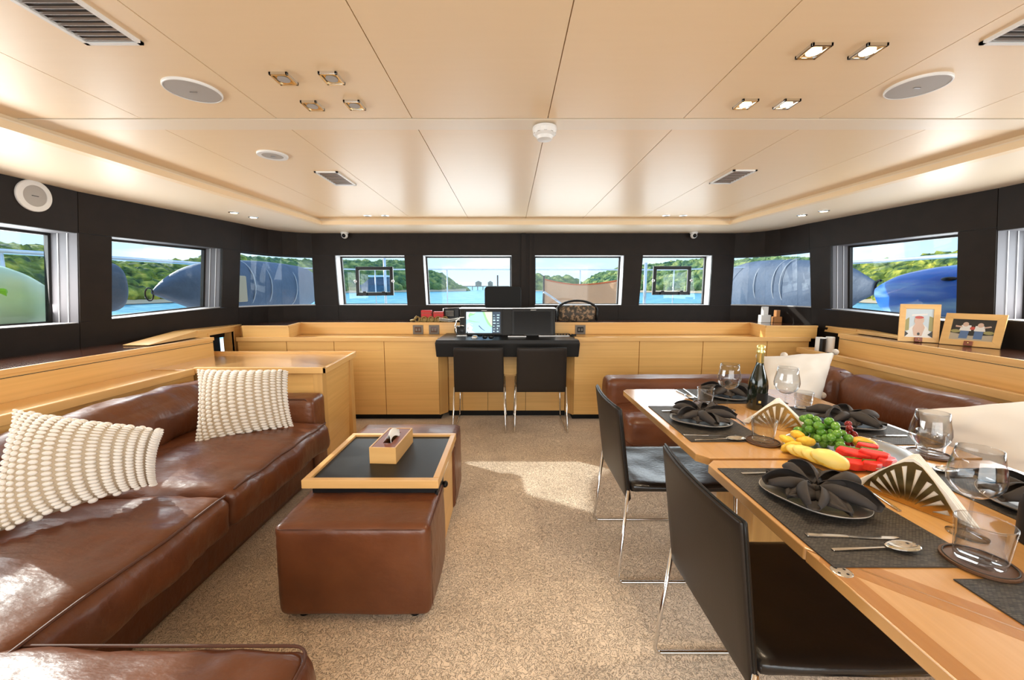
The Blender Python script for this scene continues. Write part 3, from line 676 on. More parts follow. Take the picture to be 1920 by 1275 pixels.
# ---- front cabinets
def front_cab(x0, x1, label, joints, slots, chx):
    """chx: the side towards the desk, splayed"""
    t = thing('front_cabinet', label, 'cabinet', ((x0+x1)/2, 4.2, 0))
    ledge = [(x0, 3.985), (x1, 3.985), (x1, 4.42), (x0, 4.42)]
    g = G(); g.prism([(x0, 4.02), (x1, 4.02), (x1, 4.42), (x0, 4.42)], .06, .85); obj('body', g, 'oak', t)
    g = G(); g.prism([(x0, 4.06), (x1, 4.06), (x1, 4.42), (x0, 4.42)], 0, .06); obj('toe_kick', g, 'matt_black', t)
    g = G(); g.prism([(x0, 3.995), (x1, 3.995), (x1, 4.42), (x0, 4.42)], .85, .868); obj('ledge_top', g, 'oak', t)
    g = G(); g.prism([(x0, 3.982), (x1, 3.982), (x1, 4.005), (x0, 4.005)], .842, .884); obj('lip', g, 'oak_edge', t, bevel=.003)
    xs = [x0]+joints+[x1]
    for i in range(len(xs)-1):
        a, b = xs[i]+.003, xs[i+1]-.003
        if i in slots:
            z = slots[i]
            g = G(); g.box(a, b, 4.0, 4.02, .065, z-.012); d = obj('door', g, 'oak', t, bevel=.0015)
            g = G(); g.box(a, b, 4.0, 4.02, z, .842); obj('top_rail', g, 'oak', t)
            g = G(); g.box(a+.05, b-.02, 4.01, 4.021, z-.013, z+.001); obj('finger_slot', g, 'seam_black', t)
            g = G(); g.box(a, b, 4.006, 4.0205, z-.012, z); obj('slot_edge', g, 'oak_edge', t)
        else:
            g = G(); g.box(a, b, 4.0, 4.02, .065, .842); obj('door', g, 'oak', t, bevel=.0015)
    return t
def fx(px, y=700): return ony(px, y, 4.0).x
zs = ony(680, 656, 4.0).z
fc = front_cab(fx(450), fx(823), 'oak front cabinet left of the helm desk', [fx(541), fx(629), fx(722)], {1: zs, 2: zs}, 1)
fc2 = front_cab(fx(1076), fx(1512), 'oak front cabinet right of the helm desk', [fx(1197), fx(1315), fx(1434)], {}, -1)
# splayed posts beside the desk
for x0, x1, s in ((fx(823), fx(836), 1), (fx(1076), fx(1064), -1)):
    a, b = sorted((x0, x1)); g = G(); g.hexa([(x0, 4.0, .06), (x1, 4.1, .06), (x1, 4.42, .06), (x0, 4.42, .06), (x0, 4.0, .86), (x1, 4.1, .86), (x1, 4.42, .86), (x0, 4.42, .86)]); obj('splayed_post', g, 'oak_upright', fc if s > 0 else fc2)
# recess under the desk
t = thing('kneehole_panel', 'oak panelled recess below the helm desk', 'cabinet', (0, 4.2, 0))
xs = [fx(836)+.002, ony(866, 700, 4.12).x, ony(914, 700, 4.12).x, ony(986, 700, 4.12).x, fx(1064)-.002]
for i in range(4):
    g = G(); g.box(xs[i]+.002, xs[i+1]-.002, 4.155, 4.17, .06, .76); obj('panel', g, 'oak', t)
g = G(); g.box(xs[0], xs[-1], 4.17, 4.4, .0, .70); obj('core', g, 'matt_black', t)
# ---- helm desk
D0 = ony(815, 638, 3.86); D1 = ony(1088, 638, 3.86); dz = D0.z; dzb = ony(815, 670, 3.86).z
t = thing('helm_desk', 'black helm desk with raised instrument back between the oak cabinets', 'desk', ((D0.x+D1.x)/2, 4.1, 0))
g = G(); g.hexa([(D0.x, 3.86, dz-.035), (D1.x, 3.86, dz-.035), (D1.x-.02, 4.42, dz-.01), (D0.x+.02, 4.42, dz-.01), (D0.x+.012, 3.868, dz), (D1.x-.012, 3.868, dz), (D1.x-.03, 4.42, dz+.012), (D0.x+.03, 4.42, dz+.012)]); obj('desktop', g, 'black_plastic', t)
g = G(); g.hexa([(D0.x+.01, 3.875, dzb), (D1.x-.01, 3.875, dzb), (D1.x-.02, 4.4, dzb+.05), (D0.x+.02, 4.4, dzb+.05), (D0.x, 3.862, dz-.036), (D1.x, 3.862, dz-.036), (D1.x-.01, 4.4, dz-.03), (D0.x+.01, 4.4, dz-.03)]); obj('apron', g, 'black_leather', t, bevel=.006)
for s, X in ((-1, D0.x), (1, D1.x)):
    for z in (dzb+.02, dzb+.09): gg = G(); gg.ell((X-s*.004, 3.90, z), (.005, .005, .005), 8, 6); obj('screw', gg, 'chrome', t, smooth=True)
B0, B1 = ony(862, 600, 4.25).x, ony(1041, 600, 4.25).x; bz = ony(950, 579, 4.25).z
g = G(); g.hexa([(B0, 4.22, dz+.006), (B1, 4.22, dz+.006), (B1, 4.46, dz+.006), (B0, 4.46, dz+.006), (B0, 4.27, bz), (B1, 4.27, bz), (B1, 4.46, bz), (B0, 4.46, bz)]); obj('instrument_back', g, 'black_leather', t, bevel=.006)
g = G(); g.box(B0-.005, B1+.005, 4.262, 4.47, bz, bz+.008); obj('top_trim', g, 'brushed_steel', t)
def tilt(z): return 4.22+.05*(z-dz)/(bz-dz)
def screen(pxs, label, on):
    x0 = ony(pxs[0], 600, 4.22).x; x1 = ony(pxs[1], 600, 4.22).x; z1 = ony(900, pxs[2], 4.23).z; z0 = ony(900, pxs[3], 4.22).z
    t = thing('chart_display' if on else 'monitor', label, 'screen', ((x0+x1)/2, 4.2, z0))
    def q(xa, xb, za, zb, o0, o1, nm, m, par, bv=0):
        g = G(); g.hexa([(xa, tilt(za)-o0, za), (xb, tilt(za)-o0, za), (xb, tilt(za)-o1, za), (xa, tilt(za)-o1, za), (xa, tilt(zb)-o0, zb), (xb, tilt(zb)-o0, zb), (xb, tilt(zb)-o1, zb), (xa, tilt(zb)-o1, zb)]); return obj(nm, g, m, par, bevel=bv)
    b = q(x0-.022, x1+.022, z0-.02, z1+.03, .022, .0, 'bezel', 'black_plastic', t, .004)
    s = q(x0, x1, z0, z1, .0235, .021, 'display', 'screen_black' if not on else 'chart_water', t)
    W_, H_ = x1-x0, z1-z0
    q(x0+W_*.45, x0+W_*.6, z1+.012, z1+.016, .0225, .021, 'badge', 'brushed_steel', t)
    if on:
        def flat(pts, nm, m, lift=.0002):
            g = G(); P = [Vector((x0+W_*u, tilt(z0+H_*v)-.0236-lift, z0+H_*v)) for u, v in pts]; g.add(P, [tuple(range(len(P)))]); return obj(nm, g, m, t)
        px1 = .76
        flat([(.52, 1), (px1, 1), (px1, .3), (.70, .38), (.62, .55), (.56, .75)], 'chart_land', 'chart_sand')
        flat([(.47, 1), (.54, 1), (.60, .72), (.67, .52), (.74, .36), (px1, .33), (px1, .26), (.70, .30), (.62, .44), (.55, .66)], 'chart_shore', 'chart_green', .0004)
        flat([(0, .0), (0, .42), (.10, .40), (.20, .25), (.16, .12), (.28, 0)], 'chart_shoal', 'chart_shallow')
        flat([(0, .62), (.0, 1), (.3, 1), (.18, .86), (.10, .8), (.09, .7)], 'chart_shoal', 'chart_shallow')
        flat([(.04, .60), (.10, .55), (.28, .50), (.40, .50), (.41, .53), (.28, .54), (.12, .60)], 'chart_shore', 'chart_green', .0004)
        flat([(.10, .96), (.22, .92), (.30, .98), (.24, .87), (.12, .80), (.08, .70), (.06, .82)], 'chart_shore', 'chart_green', .0004)
        flat([(.02, .44), (.14, .42), (.20, .36), (.18, .40), (.08, .48)], 'chart_land', 'chart_sand', .0004)
        flat([(.38, .36), (.46, .22), (.56, .10), (.54, .10), (.44, .20), (.36, .34)], 'chart_route', 'chart_panel', .0005)
        flat([(px1, 0), (1, 0), (1, 1), (px1, 1)], 'side_panel', 'chart_panel', .0005)
        rr = random.Random(3)
        for k in range(14):
            u = .79+.11*(k % 2); v = .05+.13*(k//2); uu = .03+.05*rr.random(); vv = .02+.05*rr.random(); flat([(u, v), (u+uu, v), (u+uu, v+vv), (u, v+vv)], 'readout', 'chart_dot', .0008)
screen((874, 938, 585, 624), 'lit chart display on the left of the helm instrument back', True)
screen((964, 1033, 584, 626), 'dark switched-off monitor on the right of the helm instrument back', False)
# instrument pod behind
a = ony(909, 575, 4.6); b = ony(977, 537, 4.6)
t = thing('instrument_pod', 'dark rounded square cover standing behind the helm displays', 'screen', ((a.x+b.x)/2, 4.6, 1.0))
g = G(); pts = [(x, z) for x, z, _ in rrect(a.x, b.x, 1.02, b.z, 0, .04)]; g.slab([(x, 4.58, z) for x, z in pts], (0, .05, 0)); obj('cover', g, 'matt_black', t, bevel=.006)
g = G(); g.box(a.x+.05, b.x-.05, 4.63, 4.70, .998, 1.2); obj('stand', g, 'matt_black', t)

# ---- sockets
def socket(px, py, label, n):
    p = ony(px, py, 4.42); t = thing('wall_socket', label, 'socket', (p.x, 4.42, p.z))
    g = G(); g.box(-.058, .058, -.008, 0, -.052, .052); obj('plate', g, 'socket_grey', t, world=False, bevel=.003)
    g = G(); g.box(-.036, .036, -.012, -.008, -.03, .03); obj('insert', g, 'black_plastic' if n else 'walnut', t, world=False, bevel=.002)
    for s in (-.016, .016): gg = G(); gg.box(s-.009, s+.009, -.016, -.012, -.014, .014); obj('switch', gg, 'socket_grey', t, world=False)
socket(784, 618, 'grey socket plate left of the helm, the leftmost of its pair', 0)
socket(814, 618, 'grey socket plate left of the helm, nearest to the desk', 0)
socket(1088, 618, 'grey switch plate on the riser right of the helm desk', 1)

# ================================================================ SEATING
def piping(t, pts, r=.005, m='leather_piping', name='piping', closed=True):
    g = G(); g.tube(pts, r, 6, closed=closed); return obj(name, g, m, t, smooth=True)
# left sofa
t = thing('leather_sofa', 'long brown leather sofa along the left side', 'sofa', (-1.9, 1.6, 0))
g = G(); roundbox(g, -2.32, -1.40, -1.2, 2.84, .02, .33, r=.02, puff=0, n=(6, 30, 6), wr=.002); obj('base', g, 'brown_leather', t, smooth=True, weld=True)
def seat(x0, x1, y0, y1, z0, z1, sd, n=(26, 44, 8), nm='seat_cushion', puff=.045):
    g = G(); roundbox(g, x0, x1, y0, y1, z0, z1, r=.055, puff=puff, n=n, wr=.016, seed=sd, wscale=3.2, stretch=(1, 1.6, 1)); c = obj(nm, g, 'brown_leather', t, smooth=True, weld=True)
    return c
c = seat(-2.18, -1.245, 1.665, 2.64, .26, .455, 3)
piping(c, [(-1.262, 1.70+.9*k/20, .452+.004*sin(k)) for k in range(21)], closed=False)
c = seat(-2.18, -1.235, -.2, 1.655, .26, .455, 8, (26, 70, 8))
piping(c, [(-1.252, -.15+1.78*k/30, .452+.004*sin(k*.7)) for k in range(31)], closed=False)
for (y0, y1, sd) in ((1.58, 2.84, 5), (.1, 1.57, 9)):
    g = G(); roundbox(g, -2.30, -2.02, y0, y1, .40, .72, r=.10, puff=.02, puff_side=.05, n=(14, 44, 16), wr=.02, seed=sd, wscale=3.5, stretch=(1, 1.8, 1)); c = obj('back_cushion', g, 'brown_leather', t, smooth=True, weld=True)
    for v in c.data.vertices: v.co.x -= .08*(v.co.z-.45)
    piping(c, [(-2.085-.02*sin(pi*k/20), y0+.07+(y1-y0-.14)*k/20, .705+.006*sin(k)) for k in range(21)], closed=False)
g = G(); roundbox(g, -2.2, -1.375, 2.655, 2.86, .03, .605, r=.035, puff=.006, n=(20, 10, 16), wr=.004, seed=2); c = obj('arm', g, 'brown_leather', t, smooth=True, weld=True)
piping(c, [(-2.18, 2.665, .598), (-1.9, 2.665, .602), (-1.43, 2.665, .602), (-1.395, 2.668, .57), (-1.39, 2.665, .3), (-1.39, 2.665, .06)], closed=False, r=.004)
# near return of the left sofa
g = G(); roundbox(g, -2.0, -.49, -.35, .925, .10, .455, r=.06, puff=.03, n=(44, 40, 10), wr=.017, seed=21, wscale=3.0, stretch=(1, 1.5, 1)); c = obj('return_cushion', g, 'brown_leather', t, smooth=True, weld=True)
piping(c, rrect(-1.97, -.505, -.32, .905, .444, .05, 5), r=.004)
# coffee table unit
t = thing('coffee_table', 'oak coffee table with a black leather inset top', 'table', (-.63, 2.0, 0))
ZT = .50; X0, X1, Y0, Y1 = -.945, -.322, 1.685, 2.285
for nm, a in (('frame_rail', (X0, X1, Y0, Y0+.030)), ('frame_rail', (X0, X1, Y1-.030, Y1)), ('frame_rail', (X0, X0+.030, Y0+.03, Y1-.03)), ('frame_rail', (X1-.030, X1, Y0+.03, Y1-.03))):
    g = G(); g.box(a[0], a[1], a[2], a[3], ZT-.04, ZT); obj(nm, g, 'oak_edge', t, bevel=.003)
g = G(); g.box(X0+.03, X1-.03, Y0+.03, Y1-.03, ZT-.03, ZT-.012); obj('leather_inset', g, 'black_leather', t)
g = G(); g.box(X0+.05, X1-.02, 1.845, 2.235, .04, ZT-.075); obj('body', g, 'oak', t)
g = G(); g.box(X0+.04, X1-.015, Y0+.02, Y1-.02, ZT-.07, ZT-.04); obj('slide_frame', g, 'black_plastic', t)
g = G(); g.box(X1-.02, X1-.006, Y0+.06, Y1-.04, ZT-.062, ZT-.05); obj('metal_runner', g, 'chrome', t)
g = G(); g.box(X1-.02, X1-.008, Y0+.02, Y0+.18, ZT-.15, ZT-.06); obj('slide_bracket', g, 'black_plastic', t)
g = G(); g.ell((X1+.002, Y0+.17, ZT-.105), (.014, .02, .016), 12, 8); obj('knob', g, 'black_plastic', t, smooth=True)
for (x, y) in ((-.88, 1.9), (-.38, 1.9), (-.88, 2.2), (-.38, 2.2)): gg = G(); gg.lathe([(.02, 0), (.02, .045)], 12, (x, y, 0)); obj('foot', gg, 'black_plastic', t)
def ottoman(x0, x1, y0, y1, z, label, sd):
    t = thing('leather_ottoman', label, 'ottoman', ((x0+x1)/2, (y0+y1)/2, 0))
    g = G(); roundbox(g, x0, x1, y0, y1, .025, z, r=.032, puff=.010, puff_side=.008, n=(30, 24, 18), wr=.005, seed=sd, wscale=5); c = obj('upholstery', g, 'brown_leather', t, smooth=True, weld=True)
    piping(c, rrect(x0+.006, x1-.006, y0+.006, y1-.006, z-.018, .03, 4), r=.0035)
    g = G(); g.box(x1-.001, x1+.0015, y0+.035, y0+.037, .05, z-.04); obj('seam', g, 'leather_piping', c)
    for sx_ in (x0+.08, x1-.08):
        for sy in (y0+.06, y1-.06): gg = G(); gg.lathe([(.022, 0), (.022, .03)], 12, (sx_, sy, 0)); obj('foot', gg, 'black_plastic', t)
ottoman(-.945, -.318, 1.45, 1.84, .425, 'square brown leather ottoman tucked under the near end of the coffee table', 31)
ottoman(-.985, -.33, 2.245, 2.60, .455, 'brown leather ottoman behind the far end of the coffee table', 35)
# tissue box
q = [onz(px, py, ZT) for px, py in ((692, 866), (740, 868), (769, 826))]
p0 = onz(692, 868, ZT-.01); p1 = onz(742, 870, ZT-.01)
t = thing('tissue_box', 'oak tissue box with a red leather lid on the coffee table', 'tissue box', ((p0.x+p1.x)/2+.01, (p0.y+p1.y)/2+.145, ZT-.012), rotz=-.05)
w_, d_, h_ = .068, .145, .085
for a in ((-w_, w_, -d_, -d_+.008), (-w_, w_, d_-.008, d_), (-w_, -w_+.008, -d_+.008, d_-.008), (w_-.008, w_, -d_+.008, d_-.008)):
    g = G(); g.box(a[0], a[1], a[2], a[3], 0, h_); obj('side_board', g, 'oak_edge', t, world=False, bevel=.001)
g = G(); g.box(-w_+.009, -.022, -d_+.009, d_-.009, h_-.012, h_-.002); g.box(.022, w_-.009, -d_+.009, d_-.009, h_-.012, h_-.002); g.box(-.022, .022, -d_+.009, -.08, h_-.012, h_-.002); g.box(-.022, .022, .08, d_-.009, h_-.012, h_-.002); obj('lid', g, 'red_leather_top', t, world=False)
g = G(); g.box(-w_+.009, w_-.009, -d_+.009, d_-.009, .0, .01); obj('bottom', g, 'matt_black', t, world=False)
def tf(u, v):
    y = -.075+.15*v; x = -.02+.04*u+.012*sin(v*7+u*3); return (x, y, h_-.01+.028*sin(pi*u)+.012*sin(v*9+u*4)+.01)
g = G(); g.grid(tf, 10, 18); obj('tissue', g, 'tissue', t, world=False, smooth=True, solid=.001)

# ---- knitted pillows
def patch(c4, puff, u, v, sag=0):
    TL, TR, BR, BL = c4; p = TL*(1-u)*(1-v)+TR*u*(1-v)+BR*u*v+BL*(1-u)*v
    n = ((TR-TL).cross(BL-TL)).normalized()
    e = (1-(2*u-1)**2)*(1-(2*v-1)**2); e = max(e, 0)
    c = (TL+TR+BR+BL)/4; pin = 1-.06*((1-(2*u-1)**2)*(2*v-1)**4+(1-(2*v-1)**2)*(2*u-1)**4)
    return c+(p-c)*pin, n, e**.55*puff
def pillow_body(g, c4, puff, back, n=22, wob=0, seed=0):
    def f(sg):
        def h(u, v):
            p, nn, e = patch(c4, puff if sg > 0 else back, u, v)
            q = p+nn*sg*e
            if wob: q += nn*noise.noise(Vector((u*5+seed, v*5, sg)))*wob*min(1, e*20)
            return q
        return h
    g.grid(f(1), n, n); g.grid(f(-1), n, n); return g
def knit_pillow(c4, puff, back, nu, nv, label):
    c = sum(c4, Vector())/4; t = thing('knitted_pillow', label, 'pillow', (c.x, c.y, min(p.z for p in c4)))
    n = ((c4[1]-c4[0]).cross(c4[3]-c4[0])).normalized()
    sg = 1 if n.dot(C0-c) > 0 else -1
    if sg < 0: pass
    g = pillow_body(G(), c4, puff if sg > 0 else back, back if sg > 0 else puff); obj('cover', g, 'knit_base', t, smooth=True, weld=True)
    g = G(); w_ = (c4[1]-c4[0]).length/nu; h_ = (c4[3]-c4[0]).length/nv
    for i in range(nu+1):
        for j in range(nv+1):
            ti = i/nu; tj = (j+(.5 if i % 2 else 0))/nv; mpf = lambda q: .45*.5*(1-cos(pi*q))+.55*q; u = mpf(ti); v = mpf(min(1, tj)) if tj <= 1 else 2; ku = (mpf(ti+.5/nu)-mpf(ti-.5/nu))*nu; kv = (mpf(tj+.5/nv)-mpf(tj-.5/nv))*nv; du = (min(1, u+.02)-max(0, u-.02)); dv = (min(1, v+.02)-max(0, v-.02))
            if v > 1: continue
            p, nn, e = patch(c4, puff, u, v); pu, _, eu = patch(c4, puff, min(1, u+.02), v); pd, _, ed = patch(c4, puff, max(0, u-.02), v)
            pv, _, ev = patch(c4, puff, u, min(1, v+.02)); pw, _, ew = patch(c4, puff, u, max(0, v-.02))
            q = p+nn*sg*e; tx = ((pu+nn*sg*eu)-(pd+nn*sg*ed)); ty = ((pv+nn*sg*ev)-(pw+nn*sg*ew)); lw = min(tx.length/du/nu*ku, w_*1.8); lh = min(ty.length/dv/nv*kv, h_*1.6); tx.normalize(); nz_ = tx.cross(ty).normalized()
            if nz_.dot(nn*sg) < 0: nz_ = -nz_
            ty = nz_.cross(tx).normalized(); m = Matrix((tx, ty, nz_)).transposed()
            g.ell(q+nz_*.001, (lw*.43, lh*.45, .0095), 10, 6, m)
            if i in (0, nu): g.ell(q-nn*sg*.012, (w_*.4, lh*.45, .009), 8, 5, m)
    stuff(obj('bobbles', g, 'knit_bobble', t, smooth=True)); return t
c4 = [onz(373, 694, .86), onz(534, 694, .86), onz(545, 799, .475), onz(368, 836, .475)]
knit_pillow(c4, .085, .05, 13, 22, 'cream bobble-knit pillow at the far end of the left sofa')
c4 = [onz(30, 770, .87), onz(296, 805, .79), onz(284, 908, .50), onz(-22, 1004, .50)]
knit_pillow(c4, .10, .05, 14, 24, 'cream bobble-knit pillow on the near part of the left sofa')

# ---- right sofa
t = thing('leather_sofa', 'brown leather corner sofa behind the dining table', 'sofa', (2.4, 2.4, 0))
g = G(); roundbox(g, 1.98, 2.73, -1.0, 3.34, .02, .32, r=.02, puff=0, n=(6, 20, 6), wr=.002); obj('base', g, 'brown_leather', t, smooth=True, weld=True)
g = G(); roundbox(g, .92, 2.0, 2.80, 3.30, .02, .32, r=.02, puff=0, n=(12, 6, 6), wr=.002); obj('base', g, 'brown_leather', t, smooth=True, weld=True)
for y0, y1, sd in ((2.2, 3.0, 41), (.9, 2.19, 42), (-.5, .89, 43)): seat(1.94, 2.6, y0, y1, .27, .465, sd, (20, 36, 8))
g = G(); roundbox(g, .84, 1.95, 2.66, 3.12, .25, .455, r=.05, puff=.03, n=(30, 20, 8), wr=.014, seed=44); obj('seat_cushion', g, 'brown_leather', t, smooth=True, weld=True)
g = G(); roundbox(g, .80, 2.62, 3.10, 3.34, .30, .645, r=.05, puff=.006, n=(40, 12, 14), wr=.006, seed=45); c = obj('low_back', g, 'brown_leather', t, smooth=True, weld=True)
for v in c.data.vertices:
    if v.co.x+2.4 < 1.2 and v.co.z < .4: v.co.x += (.4-v.co.z)*.0
g = G(); roundbox(g, .815, .93, 2.78, 3.33, .02, .40, r=.03, puff=0, n=(6, 14, 10), wr=.003, seed=46); obj('end_panel', g, 'brown_leather', t, smooth=True, weld=True)
for (y0, y1, sd) in ((2.95, 3.30, 51), (1.55, 2.94, 52), (.15, 1.54, 53)):
    g = G(); roundbox(g, 2.48, 2.735, y0, y1, .42, .735, r=.09, puff=.012, puff_side=.04, n=(12, 44, 14), wr=.015, seed=sd, wscale=3.5, stretch=(1, 1.6, 1)); c = obj('back_cushion', g, 'brown_leather', t, smooth=True, weld=True)
    piping(c, [(2.585+.01*sin(pi*k/12), y0+.05+(y1-y0-.1)*k/12, .725) for k in range(13)], closed=False)
# white cushions
def soft_pillow(c4, puff, back, label, poms, seed):
    c = sum(c4, Vector())/4; t = thing('white_cushion', label, 'pillow', (c.x, c.y, min(p.z for p in c4)))
    n = ((c4[1]-c4[0]).cross(c4[3]-c4[0])).normalized(); sg = n.dot(C0-c) > 0
    g = pillow_body(G(), c4, puff if sg else back, back if sg else puff, 26, .02, seed); obj('cover', g, 'linen_white', t, smooth=True, weld=True)
    for (u, v) in poms:
        p, nn, e = patch(c4, .01, u, v); gg = G(); gg.ell(p, (.026, .026, .026), 12, 8); obj('pompom', gg, 'linen_white', t, smooth=True)
soft_pillow([onz(1424, 668, .84), onz(1566, 660, .84), onz(1540, 752, .53), onz(1428, 785, .49)], .09, .05, 'white pompom cushion in the far corner of the right sofa', [(0, 0), (.3, -.02), (1, 0), (1.0, .45), (1.0, .9), (0, .5)], 1)
soft_pillow([onz(1722, 768, .79), onz(2020, 742, .86), onz(2010, 930, .50), onz(1712, 850, .50)], .10, .05, 'large plain white cushion on the near part of the right sofa', [], 5)

# ================================================================ CHAIRS
def make_chair(label, group):
    t = thing('leather_chair', label, 'chair', (0, 0, 0), group=group); W = .232
    def bk(u, v):     # back sheet: u across, v up
        x = -W-.004*0+2*W*u; z = .40+.43*v; y = -.235-.055*v+.018*(1-(2*u-1)**2)*-1*v
        return Vector((x*(1-.02*v), y, z))
    g = G()
    nu, nv = 12, 12
    F = [bk(i/nu, j/nv) for j in range(nv+1) for i in range(nu+1)]; Bk = [p+Vector((0, -.022, 0)) for p in F]
    o = len(F); g.v = [tuple(p) for p in F+Bk]; R = nu+1
    for j in range(nv):
        for i in range(nu): a = j*R+i; g.f += [(a, a+1, a+R+1, a+R), (a+o, a+R+o, a+R+1+o, a+1+o)]
    for i in range(nu): a = i; b = nv*R+i; g.f += [(a, a+o, a+1+o, a+1), (b, b+1, b+1+o, b+o)]
    for j in range(nv): a = j*R; b = j*R+nu; g.f += [(a, a+R, a+R+o, a+o), (b, b+o, b+R+o, b+R)]
    b = obj('backrest', g, 'brown_black_leather', t, world=False, smooth=True, bevel=.007, seg=3)
    pts = [bk(i/nu, 1)+Vector((0, -.011, .001)) for i in range(nu+1)]
    pts = [bk(0, j/nv)+Vector((-.001, -.011, 0)) for j in range(nv)]+pts+[bk(1, 1-j/nv)+Vector((.001, -.011, 0)) for j in range(1, nv+1)]
    piping(b, pts, .004, 'black_leather', 'edge_seam', False)
    g = G(); roundbox(g, -W, W, -.24, .25, .435, .475, r=.012, puff=-.012, n=(16, 16, 4), wr=.004, seed=60, wscale=9); s = obj('seat', g, 'seat_leather', t, world=False, smooth=True, weld=True)
    g = G(); g.tube([(-.0+W*k/6*2-W, .252, .455) for k in range(7)], .014, 8); obj('front_roll', g, 'black_leather', s, world=False, smooth=True)
    for s_ in (-1, 1):
        x = s_*(W+.004); r = .0075
        def arc(c, a0, a1, R_): return [(c[0]+R_*cos(a0+(a1-a0)*k/4), c[1]+R_*sin(a0+(a1-a0)*k/4)) for k in range(5)]
        pr = [(-.252, .45), (-.29, .05)]+arc((-.266, .034), pi, 1.5*pi, .026)+arc((.236, .034), 1.5*pi, 2*pi, .026)+[(.255, .06), (.235, .45)]
        xo = lambda z: x+s_*.018*(1-z/.45)
        g = G(); g.tube([(xo(z), y, z) for y, z in pr], r, 8); obj('sled_leg', g, 'chrome', t, world=False, smooth=True)
    return t
c1 = make_chair('black leather chair at the helm desk, left of the two', 'leather sled chairs'); c1.location = (-.287, 3.89, 0)
dup(c1, (.302, 3.89, 0), 0, 'black leather chair at the helm desk, right of the two')
dup(c1, (.795, 1.925, 0), -pi/2, 'black leather dining chair at the far half of the table, its seat catching the light')
dup(c1, (.835, 1.06, 0), -pi/2, 'black leather dining chair nearest to the camera, seen from behind')

# ================================================================ DINING TABLE
def weave():
    m = bpy.data.materials.new('woven_mat'); m.use_nodes = True; nt = m.node_tree; b = nt.nodes['Principled BSDF']; L = nt.links; n = nt.nodes.new
    b.inputs['Roughness'].default_value = .5
    tc = n('ShaderNodeTexCoord'); br = n('ShaderNodeTexBrick'); br.inputs['Scale'].default_value = 1; br.inputs['Brick Width'].default_value = .0085; br.inputs['Row Height'].default_value = .0042
    br.inputs['Mortar Size'].default_value = .0008; br.inputs['Mortar Smooth'].default_value = .6; br.inputs['Color1'].default_value = (.022, .017, .014, 1); br.inputs['Color2'].default_value = (.095, .080, .064, 1); br.inputs['Mortar'].default_value = (.006, .005, .005, 1)
    L.new(tc.outputs['Object'], br.inputs[0]); L.new(br.outputs[0], b.inputs['Base Color'])
    bp = n('ShaderNodeBump'); bp.invert = True; bp.inputs['Strength'].default_value = .8; bp.inputs['Distance'].default_value = .0015; L.new(br.outputs['Fac'], bp.inputs['Height']); L.new(bp.outputs[0], b.inputs['Normal'])
    M['woven_mat'] = m
weave()
TZ = .75; TX0, TX1 = .695, 1.72
t = thing('dining_table', 'oak dining table with folding leaves, laid for a meal', 'table', (1.2, 1.3, 0))
def leaf(poly, nm):
    g = G(); g.prism(poly, TZ-.030, TZ); o = obj(nm, g, 'oak_table', t, bevel=.0025)
    return o
leaf([(TX0, 1.40), (TX0+.035, 1.360), (TX1, 1.360), (TX1+.03, 2.2), (TX1-.04, 2.37), (TX0+.03, 2.37), (TX0, 2.335)], 'table_leaf')
leaf([(TX0, 1.305), (TX0, .858), (1.35, .19), (TX1, .19), (TX1, 1.342), (TX0+.035, 1.342)], 'table_leaf')
leaf([(TX0, .851), (TX0, .19), (1.343, .19)], 'table_leaf')
def band(pts): g = G(); g.prism(pts, TZ, TZ+.0004); obj('veneer_band', g, 'oak_band', t)
def diag(o0, o1):   # strip parallel to the diagonal seam
    a = Vector((TX0, .8545)); b = Vector((1.346, .19)); d = (b-a).normalized(); n = Vector((-d.y, d.x)); 
    return [tuple(a+d*.03+n*o0), tuple(b+n*o0), tuple(b+n*o1), tuple(a+d*.03+n*o1)]
band(diag(.003, .034)); band(diag(-.034, -.003)); band([(TX0+.003, .80), (TX0+.003, .19), (TX0+.04, .19), (TX0+.04, .762)])
g = G(); g.lathe([(.020, 0), (.020, .001), (.018, .0016), (0, .0018)], 24, (onz(1578, 1072, TZ).x, onz(1578, 1072, TZ).y, TZ)); o = obj('hinge_disc', g, 'chrome', t)
for k in range(4): a = k*pi/2+.5; gg = G(); gg.lathe([(.003, 0), (0, .001)], 8, (onz(1578, 1072, TZ).x+.011*cos(a), onz(1578, 1072, TZ).y+.011*sin(a), TZ+.0018)); obj('screw', gg, 'matt_black', o)
for y in (.75, 1.85):
    g = G(); g.box(1.12, 1.32, y-.16, y+.16, .03, TZ-.03); obj('pedestal', g, 'oak_upright', t, bevel=.01)
    g = G(); g.box(1.02, 1.42, y-.26, y+.26, 0, .03); obj('foot_plate', g, 'matt_black', t, bevel=.006)

def pmat(x0, x1, y0, y1, label):
    t = thing('placemat', label, 'placemat', (x0, y0, TZ), group='woven placemats')
    g = G(); g.box(0, x1-x0, 0, y1-y0, .0006, .003); obj('weave', g, 'woven_mat', t, world=False)
    g = G(); w_, d_ = x1-x0, y1-y0; g.tube([(0, 0, .002), (w_, 0, .002), (w_, d_, .002), (0, d_, .002)], .0016, 5, closed=True); obj('bound_edge', g, 'rattan_dark', t, world=False)
pmat(.71, 1.05, .79, 1.27, 'black woven placemat nearest to the camera on the left edge of the table')
pmat(.73, 1.045, 1.51, 2.00, 'black woven placemat on the far half of the left table edge')
pmat(1.02, 1.50, 2.05, 2.36, 'black woven placemat at the far end of the table')
pmat(1.37, 1.70, 1.48, 1.99, 'black woven placemat by the white pompom cushion, right side of the table')
pmat(1.34, 1.68, .80, 1.27, 'black woven placemat in front of the large white cushion')
pmat(.93, 1.40, .33, .752, 'black woven placemat in the bottom right corner')

